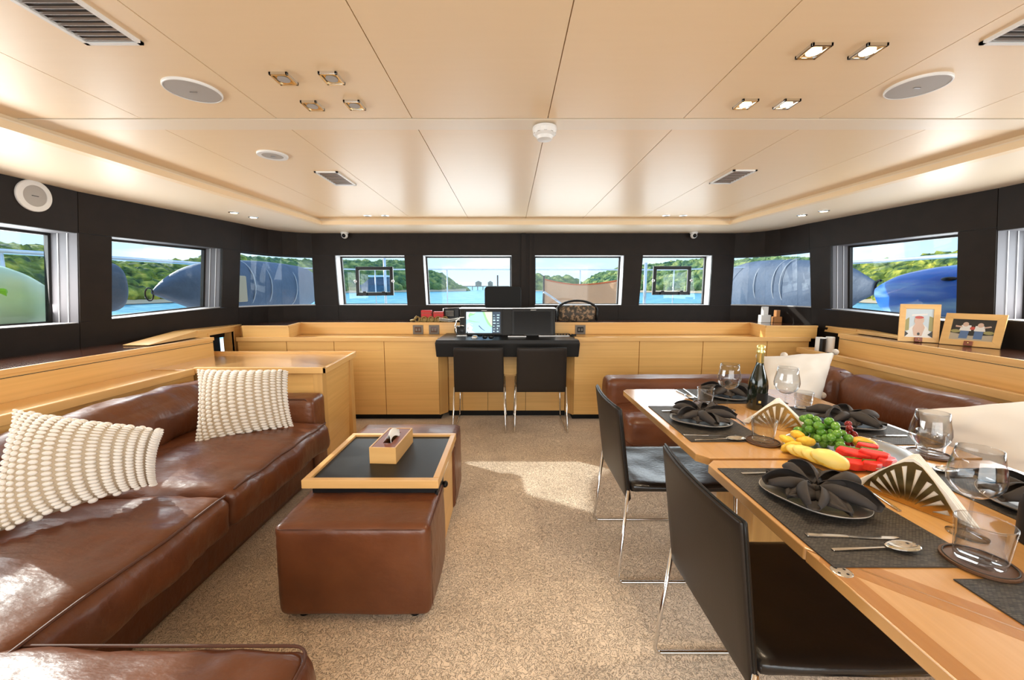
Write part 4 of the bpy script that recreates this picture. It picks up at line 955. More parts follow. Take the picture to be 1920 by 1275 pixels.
def make_plate(label):
    t = thing('plate', label, 'plate', (0, 0, 0), group='dark stoneware plates')
    g = G(); prof = [(.0, .002), (.07, .002), (.082, .005), (.118, .014), (.128, .018), (.130, .0175), (.120, .010), (.085, .0), (.0, .0)]
    g.lathe([(r, z) for r, z in reversed(prof)], 48); vs_ = []
    for x, y, z in g.v:
        r = sqrt(x*x+y*y); a = math.atan2(y, x); k = 1+.035*(r/.13)**2*sin(3*a+.5)+.02*(r/.13)**2*sin(5*a); vs_.append((x*k, y*k, z+(.004*sin(2*a) if r > .1 else 0)))
    g.v = vs_; obj('dish', g, 'stoneware', t, world=False, smooth=True, weld=True)
    g = G(); g.tube([(.1295*(1+.035*sin(3*a+.5)+.02*sin(5*a))*cos(a), .1295*(1+.035*sin(3*a+.5)+.02*sin(5*a))*sin(a), .0178+.004*sin(2*a)) for a in [2*pi*k/48 for k in range(48)]], .0014, 5, closed=True); obj('rim_line', g, 'grey_mesh', t, world=False, smooth=True)
    return t
def make_napkin(label, seed=0):
    t = thing('napkin', label, 'napkin', (0, 0, 0), group='charcoal napkins folded as flowers'); rn = random.Random(seed)
    for k in range(5):
        a0 = 2*pi*k/5+.3+rn.uniform(-.12, .12); Ln = .126+rn.uniform(-.01, .014); ca, sa = cos(a0), sin(a0); up_ = rn.uniform(.0, .012); tw = rn.choice((-1, 1))
        g = G()
        def petal(u, v):
            r_ = .036*sin(pi*min(.93, .13+.78*u))**.75; an = .5*pi+tw*(.07+v*.86)*2*pi; rad = r_*(.62+.38*(1-v))
            x = .002+Ln*u+.012*(1-v)*u; y = rad*cos(an)*1.25; z = .010+r_*.78+rad*.80*sin(an)+up_*sin(pi*u)+.010*u*u+.003*noise.noise(Vector((u*5+seed, v*6, k)))
            return (x*ca-y*sa, x*sa+y*ca, z)
        g.grid(petal, 14, 26); obj('folded_petal', g, 'napkin_grey', t, world=False, smooth=True, solid=.0022)
        g = G(); c1_, s1_ = cos(a0+.62), sin(a0+.62)
        def leaf_(u, v):
            s_ = 2*v-1; w_ = .036*sin(pi*min(1, .12+.86*u)); x = .01+(Ln-.012)*u; y = w_*s_; z = .014+.030*(1-abs(s_))**.8*sin(pi*min(1, .2+.75*u))+.012*u*(abs(s_) > .5)
            return (x*c1_-y*s1_, x*s1_+y*c1_, z)
        g.grid(leaf_, 12, 12); obj('pointed_fold', g, 'napkin_grey', t, world=False, smooth=True, solid=.0022)
    g = G(); g.lathe([(.018, .012), (.016, .028), (.006, .036), (0, .037)], 14); obj('centre_knot', g, 'napkin_grey', t, world=False, smooth=True)
    return t
def make_knife():
    t = thing('knife', '', 'knife', (0, 0, 0), group='steel table knives')
    g = G(); g.hexa([(-.11, -.006, 0), (-.01, -.005, 0), (-.01, .005, 0), (-.11, .006, 0), (-.11, -.006, .0045), (-.01, -.004, .004), (-.01, .004, .004), (-.11, .006, .0045)]); obj('handle', g, 'chrome', t, world=False, bevel=.0012)
    g = G(); g.prism([(-.01, -.004), (.04, -.0075), (.09, -.0065), (.11, .0), (.105, .0045), (-.01, .004)], .001, .0024); obj('blade', g, 'chrome', t, world=False)
    return t
def make_spoon():
    t = thing('spoon', '', 'spoon', (0, 0, 0), group='steel spoons')
    g = G(); g.hexa([(-.10, -.005, 0), (.035, -.002, .003), (.035, .002, .003), (-.10, .005, 0), (-.10, -.005, .003), (.035, -.002, .006), (.035, .002, .006), (-.10, .005, .003)]); obj('handle', g, 'chrome', t, world=False, bevel=.001)
    g = G(); g.grid(lambda u, v: (.072+.040*cos(2*pi*u)*v*(1-.12*cos(2*pi*u)), .021*sin(2*pi*u)*v, .0015+.007*v*v), 24, 6); obj('bowl', g, 'chrome', t, world=False, smooth=True, solid=.0012)
    return t
def make_fork():
    t = thing('fork', '', 'fork', (0, 0, 0), group='steel forks')
    g = G(); g.hexa([(-.10, -.0055, 0), (.03, -.0025, .002), (.03, .0025, .002), (-.10, .0055, 0), (-.10, -.0055, .0035), (.03, -.0025, .005), (.03, .0025, .005), (-.10, .0055, .0035)]); g.prism([(.03, -.003), (.05, -.011), (.06, -.011), (.06, .011), (.05, .011), (.03, .003)], .0025, .0045); obj('handle', g, 'chrome', t, world=False)
    for k in range(4): gg = G(); y = -.0095+.0063*k; gg.hexa([(.058, y-.0014, .0025), (.102, y-.0006, .0045), (.102, y+.0006, .0045), (.058, y+.0014, .0025), (.058, y-.0014, .0045), (.102, y-.0006, .006), (.102, y+.0006, .006), (.058, y+.0014, .0045)]); obj('tine', gg, 'chrome', t, world=False)
    return t
plate0 = make_plate('x'); nap0 = make_napkin('x', 1); kn0 = make_knife(); sp0 = make_spoon(); fk0 = make_fork(); usedp = {}
def put(o, loc, rz, label):
    if o.name not in usedp: usedp[o.name] = 1; o.location = loc; o.rotation_euler = (0, 0, rz); o['label'] = label; return o
    return dup(o, loc, rz, label)
SM = TZ+.0032
places = [(.885, 1.075, 0, .0, 'at the nearest left place'), (.885, 1.755, 0, .5, 'at the far left place beside the corked bottle'), (1.245, 2.20, -pi/2, 1.0, 'at the far end of the table'),
          (1.53, 1.72, pi, .2, 'on the right side by the pompom cushion'), (1.49, 1.02, pi, .8, 'on the right side by the large white cushion'), (1.17, .50, pi/2, .4, 'at the bottom right place')]
for i, (x, y, rz, jit, wh) in enumerate(places):
    c, s_ = cos(rz), sin(rz)
    def at(dx, dy, z=SM): return (x+dx*c-dy*s_, y+dx*s_+dy*c, z)
    if i < 5:
        put(plate0, at(0, 0), rz+jit, 'dark stoneware plate under a folded napkin '+wh)
        put(nap0, at(0, 0, SM+.006), rz+jit*1.3, 'charcoal napkin folded into a flower '+wh)
        put(fk0, at(-.02, .155), rz+.03, 'steel fork '+wh)
    if i != 5:
        put(kn0, at(-.045, -.182), rz-.05, 'steel knife '+wh); put(sp0, at(-.035, -.228), rz+.03, 'steel spoon beside the knife '+wh)
put(sp0, (1.085, 1.11, TZ+.001), 1.45, 'steel dessert spoon lying between the near plate and the napkin holder')
put(sp0, (1.075, 1.80, TZ+.001), 1.45, 'steel dessert spoon lying right of the far left plate')

def wine_glass(px, py, s, label):
    p = onz(px, py, TZ); t = thing('wine_glass', label, 'glass', (p.x, p.y, TZ+.0005), group='stemmed wine glasses')
    g = G(); g.lathe([(.0, .0), (.036*s, .0), (.037*s, .0015), (.015*s, .004), (.005, .008)], 36); obj('foot', g, 'drinking_glass', t, world=False, smooth=True)
    g = G(); g.lathe([(.0048, .008), (.0036, .02), (.0034, .085*s), (.006, .100*s)], 16); obj('stem', g, 'drinking_glass', t, world=False, smooth=True)
    pr = [(.004, .098), (.020, .102), (.038, .116), (.048, .134), (.050, .150), (.048, .168), (.043, .192), (.039, .218)]
    prof = [(r*s, z*s) for r, z in pr]+[((r-.0013)*s, z*s) for r, z in reversed(pr[1:])]+[(.0, .101*s)]
    g = G(); g.lathe([(0, .0985*s)]+prof, 44); obj('bowl', g, 'drinking_glass', t, world=False, smooth=True)
    g = G(); g.tube([(.0385*s*cos(a), .0385*s*sin(a), .2185*s) for a in [2*pi*k/40 for k in range(40)]], .0011, 6, closed=True); obj('rim', g, 'drinking_glass', t, world=False, smooth=True)
wine_glass(1363, 768, 1.08, 'wine glass on the far half of the table left of the corked bottle')
wine_glass(1470, 778, 1.08, 'wine glass right of the corked bottle, behind the far napkin holder')
wine_glass(1733, 895, 1.0, 'wine glass behind the near napkin holder, in front of the large cushion')
wine_glass(1813, 1003, 1.02, 'wine glass nearest to the camera, rising behind the ribbed tumbler')
def tumbler(px, py, s, label, coaster=True, clabel=''):
    p = onz(px, py, TZ+.008); z = TZ+.0005
    if coaster:
        c = thing('coaster', clabel, 'coaster', (p.x, p.y, z), group='round dark coasters'); g = G(); g.lathe([(0, 0), (.058, 0), (.062, .003), (.062, .008), (.058, .0085), (.055, .006), (0, .006)], 40); obj('disc', g, 'coaster_wood', c, world=False); z += .0065
        g = G(); g.tube([(.056*cos(a), .056*sin(a), .0085) for a in [2*pi*k/36 for k in range(36)]], .0014, 5, closed=True); obj('raised_edge', g, 'rattan_dark', c, world=False, smooth=True)
    t = thing('tumbler', label, 'glass', (p.x, p.y, z+.0004), group='ribbed glass tumblers')
    out = [(.033, .0), (.038, .003)]+[((.0385+.0065*k/26)+(.0006 if k % 2 else 0), .006+.082*k/26) for k in range(27)]
    inn = [(.042, .088), (.037, .016), (.030, .011), (0, .011)]
    g = G(); g.lathe([(0, 0)]+[(r*s, z_*s) for r, z_ in out]+[(r*s, z_*s) for r, z_ in inn], 44); obj('wall', g, 'drinking_glass', t, world=False, smooth=True)
    g = G(); g.tube([(.0435*s*cos(a), .0435*s*sin(a), .089*s) for a in [2*pi*k/36 for k in range(36)]], .0014, 6, closed=True); obj('rim', g, 'drinking_glass', t, world=False, smooth=True)
tumbler(1322, 756, .95, 'ribbed tumbler beside the far end placemat', True, 'dark coaster under the farthest tumbler')
tumbler(1430, 826, 1.0, 'ribbed tumbler in front of the far napkin holder', True, 'dark coaster under the tumbler by the fruit platter')
tumbler(1836, 1052, 1.05, 'large ribbed tumbler nearest to the camera', True, 'dark coaster under the nearest tumbler')
tumbler(1742, 850, .95, 'ribbed tumbler half hidden behind the near napkin holder', True, 'dark coaster half hidden behind the near napkin holder')
tumbler(1505, 762, .95, 'ribbed tumbler on the far right of the corked bottle', False)
# bottles
def bottle(p, label, foil=True):
    t = thing('bottle', label, 'bottle', (p.x, p.y, TZ+.0005))
    g = G(); g.lathe([(.0, .004), (.030, .0), (.043, .002), (.0455, .012), (.0455, .120), (.042, .150), (.030, .190), (.020, .222), (.0155, .245), (.0145, .290), (.0, .292)], 36); obj('body', g, 'bottle_glass', t, world=False, smooth=True)
    if foil:
        g = G(); g.lathe([(.0165, .226), (.0158, .285), (.0190, .290), (.0200, .297), (.0175, .303), (.0195, .312), (.0180, .326), (.010, .333), (0, .334)], 24)
        g.v = [(x*(1+.05*sin(z*900+x*300)), y*(1+.05*sin(z*700)), z) for x, y, z in g.v]; obj('foil_cap', g, 'gold_foil', t, world=False, smooth=True)
        g = G(); g.grid(lambda u, v: (.0461*cos(-2.2+1.6*u), .0461*sin(-2.2+1.6*u), .03+.06*v), 12, 2); obj('dark_label', g, 'matt_black', t, world=False)
        g = G(); g.grid(lambda u, v: (.0464*cos(-2.0+.25*u), .0464*sin(-2.0+.25*u), .04+.012*v), 4, 1); obj('gold_seal', g, 'gold_foil', t, world=False)
    return t
bottle(onz(1418, 766, TZ), 'dark bottle with a gold foil top on the dining table')
p = Vector((1.262, .865, TZ))
t = thing('flask', 'dark rounded flask cut off by the right edge of the picture', 'bottle', (p.x, p.y, TZ+.0005))
g = G(); g.lathe([(0, 0), (.034, 0), (.039, .006), (.040, .09), (.036, .115), (.022, .13), (.020, .15), (0, .152)], 32); obj('body', g, 'matt_black', t, world=False, smooth=True)
g = G(); g.lathe([(.021, .138), (.023, .14), (.023, .156), (0, .158)], 24); obj('cap', g, 'black_plastic', t, world=False)
# napkin holders
from mathutils.geometry import tessellate_polygon
def holder(pa, pb, hgt, label, seedrot=0):
    a = onz(*pa, TZ); b = onz(*pb, TZ); d = (b-a); W2 = d.length/2; d.normalize(); n = Vector((-d.y, d.x, 0)); mid = (a+b)/2
    t = thing('napkin_holder', label, 'napkin holder', (mid.x, mid.y, TZ+.0005))
    out = [(-1, 0), (-.86, .22), (-.66, .46), (-.42, .68), (-.16, .86), (.02, .92), (.2, .86), (.44, .66), (.66, .44), (.86, .2), (1, 0)]
    def edge_r(ang):   # radius to the outline from the fan's foot
        best = 9; o = Vector((0, -.12)); dd = Vector((sin(ang), cos(ang)))
        for i in range(len(out)-1):
            p, q = Vector(out[i])-o, Vector(out[i+1])-o; den = dd.x*(q.y-p.y)-dd.y*(q.x-p.x)
            if abs(den) < 1e-9: continue
            tt = (p.x*(q.y-p.y)-p.y*(q.x-p.x))/den; uu = (p.x*dd.y-p.y*dd.x)/den
            if tt > 0 and 0 <= uu <= 1: best = min(best, tt)
        return best
    holes = []
    for ang in (-1.25, -1.0, -.74, -.48, -.16, .16, .48, .74, 1.0, 1.25):
        R_ = edge_r(ang)-.10; r0 = .24 if abs(ang) > .3 else .20; wv = .080
        r0 = max(r0, .17/max(.2, cos(ang)))
        if R_ < r0+.1: continue
        pts = []
        for k in range(5): rr = r0+(R_-r0)*k/4; aa = ang-wv*(.15+.85*k/4)*.8-.10*math.copysign(1, ang)*(k/4)*0; pts.append((rr*sin(aa), -.12+rr*cos(aa)))
        for k in range(4, -1, -1): rr = r0+(R_-r0)*k/4+(.03 if k == 4 else 0); aa = ang+wv*(.15+.85*k/4)*.8; pts.append((rr*sin(aa), -.12+rr*cos(aa)))
        holes.append(pts)
    loops = [[Vector((x, y, 0)) for x, y in out]]+[[Vector((x, y, 0)) for x, y in h] for h in holes]
    tris = tessellate_polygon(loops); flat = [p for l in loops for p in l]
    for s_ in (-1, 1):
        g = G(); g.add([mid+d*(p.x*W2*.88)+Vector((0, 0, p.y*hgt+.004))+n*s_*(.020-.006*p.y) for p in flat], tris); obj('gold_plate', g, 'gold', t, solid=.0016)
    g = G(); g.slab([mid-d*W2*.88-n*.021+Vector((0, 0, .001)), mid+d*W2*.88-n*.021+Vector((0, 0, .001)), mid+d*W2*.88+n*.021+Vector((0, 0, .001)), mid-d*W2*.88+n*.021+Vector((0, 0, .001))], (0, 0, .003)); obj('base_plate', g, 'gold', t)
    t2 = thing('napkin_stack', 'white napkins folded to a triangle in the '+label.split(',')[0], 'napkin', (mid.x, mid.y, TZ+.005))
    for k in range(5):
        o = (k-2)*.006; x0 = 1.12-.03*abs(k-2); g = G()
        P = [(-x0, .0), (-.6, .48), (-.1, .93+.02*k), (.0, .98+.015*k), (.12, .93), (.6, .5), (x0, .0)]
        g.slab([mid+d*(x*W2)+Vector((0, 0, z*hgt+.006))+n*(o-.0025) for x, z in P], n*.005); obj('folded_napkin', g, 'napkin_white', t2, bevel=.0015)
holder((1612, 908), (1822, 990), .135, 'near gold zebra-cut napkin holder, right of the fruit platter')
holder((1398, 793), (1520, 815), .125, 'far gold zebra-cut napkin holder, beside the corked bottle')

# fruit platter
PC = (1.262, 1.405)
t = thing('platter', 'oval dark metal platter carrying the cut fruit', 'platter', (PC[0], PC[1], TZ+.0005))
g = G(); g.lathe([(0, .0), (.13, .0), (.17, .006), (.198, .016), (.200, .0175), (.196, .0185), (.165, .009), (.13, .004), (0, .004)], 56); g.v = [(x*1.04, y*.87, z) for x, y, z in g.v]; obj('dish', g, 'brushed_steel', t, world=False, smooth=True)
g = G(); g.tube([(.2085*cos(a), .1745*sin(a), .0178) for a in [2*pi*k/56 for k in range(56)]], .0022, 6, closed=True); obj('beaded_rim', g, 'chrome', t, world=False, smooth=True)
ZP = TZ+.008
def fruit(name, label, cat, px, py, z, r, m, rot=(0, 0, 0), group=None, flat=0, extra=None):
    p = onz(px, py, z); t = thing(name, label, cat, (p.x, p.y, z-r[2]*.6), group=group)
    R_ = Euler(rot).to_matrix(); g = G(); g.ell((0, 0, r[2]*.6), r, 20, 12, R_)
    g.v = [tuple(Vector(v)+Vector(v).normalized()*.0025*noise.noise(Vector(v)*60)) for v in g.v]
    obj('flesh', g, m, t, world=False, smooth=True)
    if extra:
        g = G(); n = R_ @ Vector((0, 0, 1)); g.ell(n*(-r[2]*.12)+Vector((0, 0, r[2]*.6)), (r[0]*1.03, r[1]*1.03, r[2]*.7), 20, 8, R_); obj('skin', g, extra, t, world=False, smooth=True)
for i, (px, py, z, s_) in enumerate(((1497, 846, .778, .85), (1512, 849, .782, .95), (1531, 856, .782, 1.0), (1556, 861, .786, 1.25))):
    fruit('mango_slice', ('leftmost yellow mango slice in the front row on the platter', 'second yellow mango slice in the front row on the platter', 'third yellow mango slice in the front row on the platter', 'largest yellow mango slice, at the front of the platter')[i], 'fruit', px, py, z, (.044*s_, .026*s_, .022*s_), 'pineapple_pale', (.5, .25, -.55), 'mango slices', extra='pineapple')
for i, (px, py, z) in enumerate(((1478, 826, .785), (1496, 816, .80), (1510, 828, .79), (1484, 838, .775))):
    fruit('pineapple_piece', ('leftmost yellow pineapple piece on the platter', 'upper pineapple piece beside the green grapes', 'pineapple piece tucked under the green grapes', 'lower left pineapple piece by the platter rim')[i], 'fruit', px, py, z, (.036, .026, .016), 'pineapple', (.3*i, .5, i*.9), 'pineapple pieces')
wm = [(1598, 850, .792, 1.15, 'upper left watermelon wedge beside the mango slices'), (1634, 852, .795, 1.0, 'middle upper watermelon wedge'), (1622, 838, .80, .8, 'watermelon wedge lying across the top of the pile'), (1596, 869, .772, 1.1, 'lower left watermelon wedge at the front rim'), (1630, 872, .772, .8, 'lower middle watermelon wedge at the front rim'), (1656, 864, .778, .9, 'rightmost watermelon wedge pointing to the napkin holder')]
for i, (px, py, z, s_, lb) in enumerate(wm):
    p = onz(px, py, z); t = thing('watermelon_wedge', lb, 'fruit', (p.x, p.y, z-.012), group='watermelon wedges', rotz=-.35+.12*i)
    L_, W_, H_ = .048*s_, .020*s_, .014
    g = G(); pr = [(-L_, -W_*.3), (-L_*.6, -W_*.9), (0, -W_*1.1), (L_*.7, -W_*.8), (L_*1.05, 0), (L_*.7, W_*.6), (-L_*.7, W_*.6)]
    g.prism(pr, 0, H_*2); o = obj('flesh', g, 'watermelon', t, world=False, bevel=.005, seg=3); o.rotation_euler = (.25, .12, 0)
    g = G(); g.prism([(-L_*.7, W_*.62), (L_*.7, W_*.62), (L_*.66, W_*.86), (-L_*.66, W_*.86)], 0, H_*2); o = obj('rind', g, 'grape_green', t, world=False, bevel=.002); o.rotation_euler = (.25, .12, 0)
fruit('orange_half', 'orange mango half behind the watermelon wedges', 'fruit', 1622, 832, .80, (.040, .026, .022), 'mango', (.2, .2, -.4))
def bunch(name, label, a, b, rad, n, r, m, seed):
    t = thing(name, label, 'grapes', (a.x, a.y, ZP)); rn = random.Random(seed); pts = []; tries = 0
    while len(pts) < n and tries < 6000:
        tries += 1; u = rn.random(); c = a.lerp(b, u); q = c+Vector((rn.gauss(0, 1), rn.gauss(0, 1), rn.gauss(0, 1)))*rad*.55*(1-.35*abs(u-.4))
        if q.z < ZP+r*.9: continue
        if all((q-p).length > r*1.62 for p in pts): pts.append(q)
    for q in pts:
        g = G(); s_ = rn.uniform(.92, 1.08); g.ell(q, (r*s_, r*s_, r*s_*1.12), 14, 9, Euler((rn.random()*3, rn.random()*3, 0)).to_matrix()); obj('grape', g, m, t, smooth=True)
    g = G(); g.tube([a+Vector((0, 0, rad*.5)), a.lerp(b, .5)+Vector((0, 0, rad*.1)), b], .0022, 6); obj('stalk', g, 'stalk', t, smooth=True)
bunch('grape_bunch', 'bunch of green grapes heaped on the fruit platter', ony(1520, 796, 1.50), ony(1577, 838, 1.375), .038, 46, .0145, 'grape_green', 5)
bunch('grape_bunch', 'small bunch of dark red grapes behind the green ones', ony(1592, 806, 1.46), ony(1606, 832, 1.42), .020, 14, .0115, 'grape_red', 6)

# ================================================================ SMALL THINGS
def photo(px4, zb, label, content, wf_):
    BL = onz(*px4[3], zb); BR = onz(*px4[2], zb); TL = ony(*px4[0], BL.y+.035); TR = ony(*px4[1], BR.y+.035)
    xa = (BR-BL).normalized(); up = ((TL-BL)+(TR-BR))/2; W_ = (BR-BL).length; H_ = up.length; up.normalize(); up = (up-xa*up.dot(xa)).normalized(); n = xa.cross(up)
    if n.dot(C0-BL) < 0: n = -n
    c = (BL+BR)/2; t = thing('photo_frame', label, 'picture frame', (c.x, c.y, zb+.002)); O = BL+Vector((0, 0, .004))
    def P(u, v, o): return O+xa*(W_*u)+up*(H_*v)+n*o
    fw = wf_; fu, fv = fw/W_, fw/H_
    R = [(0, 0), (1, 0), (1, 1), (0, 1)]; I = [(fu, fv), (1-fu, fv), (1-fu, 1-fv), (fu, 1-fv)]
    for i in range(4):
        j = (i+1) % 4; g = G(); g.slab([P(*R[i], 0), P(*R[j], 0), P(*I[j], 0), P(*I[i], 0)], -n*.014); obj('frame_side', g, 'oak_edge', t, bevel=.001)
    g = G(); g.slab([P(*q, -.006) for q in I], -n*.004); o = obj('photograph', g, content[0], t)
    for k, (m, pts) in enumerate(content[1:]):
        g = G(); g.add([P(fu+(1-2*fu)*u, fv+(1-2*fv)*v, -.0056+.0002*k) for u, v in pts], [tuple(range(len(pts)))]); obj('image_area', g, m, o)
    g = G(); g.slab([P(.5-.022/W_, .0, .001), P(.5+.022/W_, .0, .001), P(.5+.022/W_, .035/H_, .001), P(.5-.022/W_, .035/H_, .001)], n*.012); s_ = obj('leather_stand_tab', g, 'red_leather_top', t, bevel=.003)
    g = G(); g.ell(P(.5, .02/H_, .013), (.006, .006, .006), 8, 6); obj('stud', g, 'gold', s_, smooth=True)
    g = G(); g.slab([P(.45, 0, -.015), P(.55, 0, -.015), P(.55, .7, -.015), P(.45, .7, -.015)], -n*.003); obj('back_strut', g, 'matt_black', t)
def el(cx_, cy_, rx_, ry_, n=12): return [(cx_+rx_*cos(2*pi*k/n), cy_+ry_*sin(2*pi*k/n)) for k in range(n)]
photo([(1692, 571), (1770, 572), (1760, 644), (1683, 640)], .958, 'smaller upright oak photo frame on the right shelf', ['photo_sky', ('photo_white', [(0, 0), (1, 0), (.8, .35), (.6, .5), (.4, .5), (.15, .3)]), ('photo_olive', [(0, .2), (.15, .25), (.14, .7), (0, .6)]), ('photo_olive', [(.85, .25), (1, .2), (1, .7), (.86, .75)]), ('photo_dark', [(.0, .0), (.0, .22), (.14, .12)]), ('photo_dark', [(1, .0), (1, .24), (.82, .1)]), ('photo_skin', [(.34, .05), (.62, .05), (.72, .35), (.6, .55), (.4, .55), (.28, .3)]), ('photo_skin', el(.42, .58, .10, .12)), ('photo_skin', el(.58, .60, .10, .12)), ('photo_red', el(.5, .70, .16, .05)), ('photo_white', [(.22, .74), (.78, .78), (.78, .84), (.22, .80)]), ('photo_dark', el(.5, .12, .05, .05))], .036)
photo([(1769, 588), (1887, 591), (1874, 655), (1760, 645)], .958, 'wider oak photo frame on the right shelf, nearer to the camera', ['photo_dark', ('photo_sand', [(0, 0), (1, 0), (1, .3), (.5, .22), (0, .34)]), ('photo_olive', el(.12, .42, .12, .08)), ('photo_olive', el(.88, .4, .12, .08)), ('photo_denim', [(.22, .08), (.42, .08), (.44, .55), (.24, .55)]), ('photo_denim', [(.56, .08), (.76, .08), (.76, .55), (.56, .55)]), ('photo_white', [(.20, .45), (.48, .45), (.46, .72), (.24, .72)]), ('photo_white', [(.54, .45), (.80, .45), (.76, .7), (.56, .7)]), ('photo_skin', el(.33, .76, .07, .11)), ('photo_skin', el(.67, .74, .07, .11)), ('photo_red', el(.5, .58, .06, .08)), ('photo_skin', [(.1, .62), (.26, .60), (.26, .66), (.1, .70)]), ('photo_skin', [(.76, .60), (.92, .66), (.9, .72), (.76, .66)])], .042)
# cans at the end of the right ledge
p = onz(1566, 664, .772); p = Vector((2.985, 3.66, .772))
t = thing('mug', 'dark patterned mug at the end of the right ledge', 'mug', (2.93, 3.66, .772)); g = G(); g.lathe([(0, 0), (.038, 0), (.040, .004), (.040, .15), (.037, .15), (.036, .01), (0, .008)], 28); obj('body', g, 'white_plastic', t, world=False, smooth=True)
g = G(); g.grid(lambda u, v: (.0408*cos(-2.4+2.4*u), .0408*sin(-2.4+2.4*u), .012+.13*v), 14, 1); obj('dark_print', g, 'black_plastic', t, world=False, smooth=True)
t = thing('canister', 'plain white canister beside the dark mug', 'canister', (3.012, 3.652, .772)); g = G(); g.lathe([(0, 0), (.034, 0), (.036, .004), (.036, .15), (.033, .156), (0, .156)], 28); obj('body', g, 'white_plastic', t, world=False, smooth=True)
g = G(); g.lathe([(.0368, .0), (.0368, .012), (.036, .014)], 28); obj('dark_base', g, 'black_plastic', t, world=False)
# salt and pepper mills on the windscreen shelf
for px, m, lb, h_ in ((1433, 'white_plastic', 'white stepped-block mill on the windscreen shelf', .135), (1456, 'wood_mill', 'wooden stepped-block mill on the windscreen shelf', .105)):
    p = onz(px, 600, .998); p.y = 4.55; p = ony(px, 600, 4.5); t = thing('mill', lb, 'mill', (p.x, 4.5, .998)); s_ = h_/.135
    g = G(); g.box(-.055*s_, .055*s_, -.03, .03, 0, .085*s_); obj('lower_block', g, m, t, world=False, bevel=.004)
    g = G(); g.box(-.03*s_, .025*s_, -.025, .025, .085*s_, .18*s_); obj('upper_block', g, m, t, world=False, bevel=.004)
# camouflage speaker
a = ony(1043, 597, 4.5); b = ony(1120, 597, 4.5); W_ = b.x-a.x; cx_ = (a.x+b.x)/2; zt = ony(1080, 572, 4.5).z-.998
t = thing('portable_speaker', 'camouflage portable speaker with a round carrying handle', 'speaker', (cx_, 4.5, .998))
g = G(); R2 = W_/2
def spk(u, v):
    x = (2*u-1)*R2*.92; e = sqrt(max(0, 1-(2*u-1)**4)); a = 2*pi*v; hz = zt*.5*(.62+.38*e); return (x, .055*e*cos(a), zt*.5+hz*sin(a)*(1 if sin(a) > 0 else .95)-.0)
g.grid(spk, 24, 20); obj('body', g, 'camo', t, world=False, smooth=True)
g = G(); g.tube([(R2*cos(a), 0, zt*.62+.125*sin(a)) for a in [pi*k/20 for k in range(21)]], .013, 10); obj('handle', g, 'black_plastic', t, world=False, smooth=True)
for s_ in (-1, 1): g = G(); g.ell((s_*R2*.95, 0, zt*.45), (.018, .05, zt*.42), 14, 8); obj('end_cap', g, 'black_plastic', t, world=False, smooth=True)
# items left of the helm
p = ony(810, 598, 4.55)
t = thing('ornate_basket', 'small ornate gold basket on the shelf left of the helm', 'basket', (p.x, 4.55, .998))
for k in range(5): g = G(); a = -.16+.08*k; g.tube([(a+.03*cos(q), -.05, .035+.03*sin(q)) for q in [2*pi*j/12 for j in range(12)]], .008, 6, closed=True); obj('scroll', g, 'basket_gold', t, world=False, smooth=True)
g = G(); g.box(-.15, .17, -.045, .05, 0, .05); obj('tray', g, 'basket_gold', t, world=False, bevel=.008)
g = G(); g.tube([(-.16, -.05, .07), (-.19, -.05, .03), (-.24, -.05, .015)], .014, 8); obj('scroll_arm', g, 'basket_gold', t, world=False, smooth=True)
for x0, lb in ((-.12, 'small red box in the ornate basket, left'), (.02, 'small red box in the ornate basket, right')):
    t2 = thing('red_box', lb, 'box', (p.x+x0+.06, 4.55, 1.049)); g = G(); g.box(-.058, .058, -.035, .035, 0, .085 if x0 < 0 else .07); obj('carton', g, 'red_gift', t2, world=False, bevel=.003)
    g = G(); g.box(-.059, .059, -.036, .036, .05, .058); obj('lid_seam', g, 'red_leather_top', t2, world=False)
p = ony(845, 598, 4.53)
t = thing('papers', 'folded white papers left of the helm instruments', 'paper', (p.x+.0, 4.47, .998)); 
for k in range(3): g = G(); g.grid(lambda u, v: (-.12+.24*u, -.04+.08*v, .01+k*.012+.018*abs(2*u-1)+.004*v), 8, 2); obj('sheet', g, 'paper', t, world=False, solid=.002)
t = thing('handheld_radio', 'black handheld radio in a charger left of the helm instruments', 'radio', (p.x+.01, 4.60, .998))
g = G(); g.box(-.10, .09, -.02, .05, 0, .16); obj('body', g, 'black_plastic', t, world=False, bevel=.012)
g = G(); g.box(-.085, .03, -.026, -.02, .06, .14); obj('speaker_grille', g, 'matt_black', t, world=False)
for k in range(5): gg = G(); gg.box(-.075, .02, -.028, -.026, .068+.014*k, .073+.014*k); obj('grille_bar', gg, 'grey_mesh', t, world=False)
g = G(); g.tube([(-.10, -.02, .155), (-.10, -.02, .05)], .006, 6); g.tube([(-.10, -.02, .155), (.09, -.02, .165)], .005, 6); obj('bright_edge', g, 'brushed_steel', t, world=False, smooth=True)
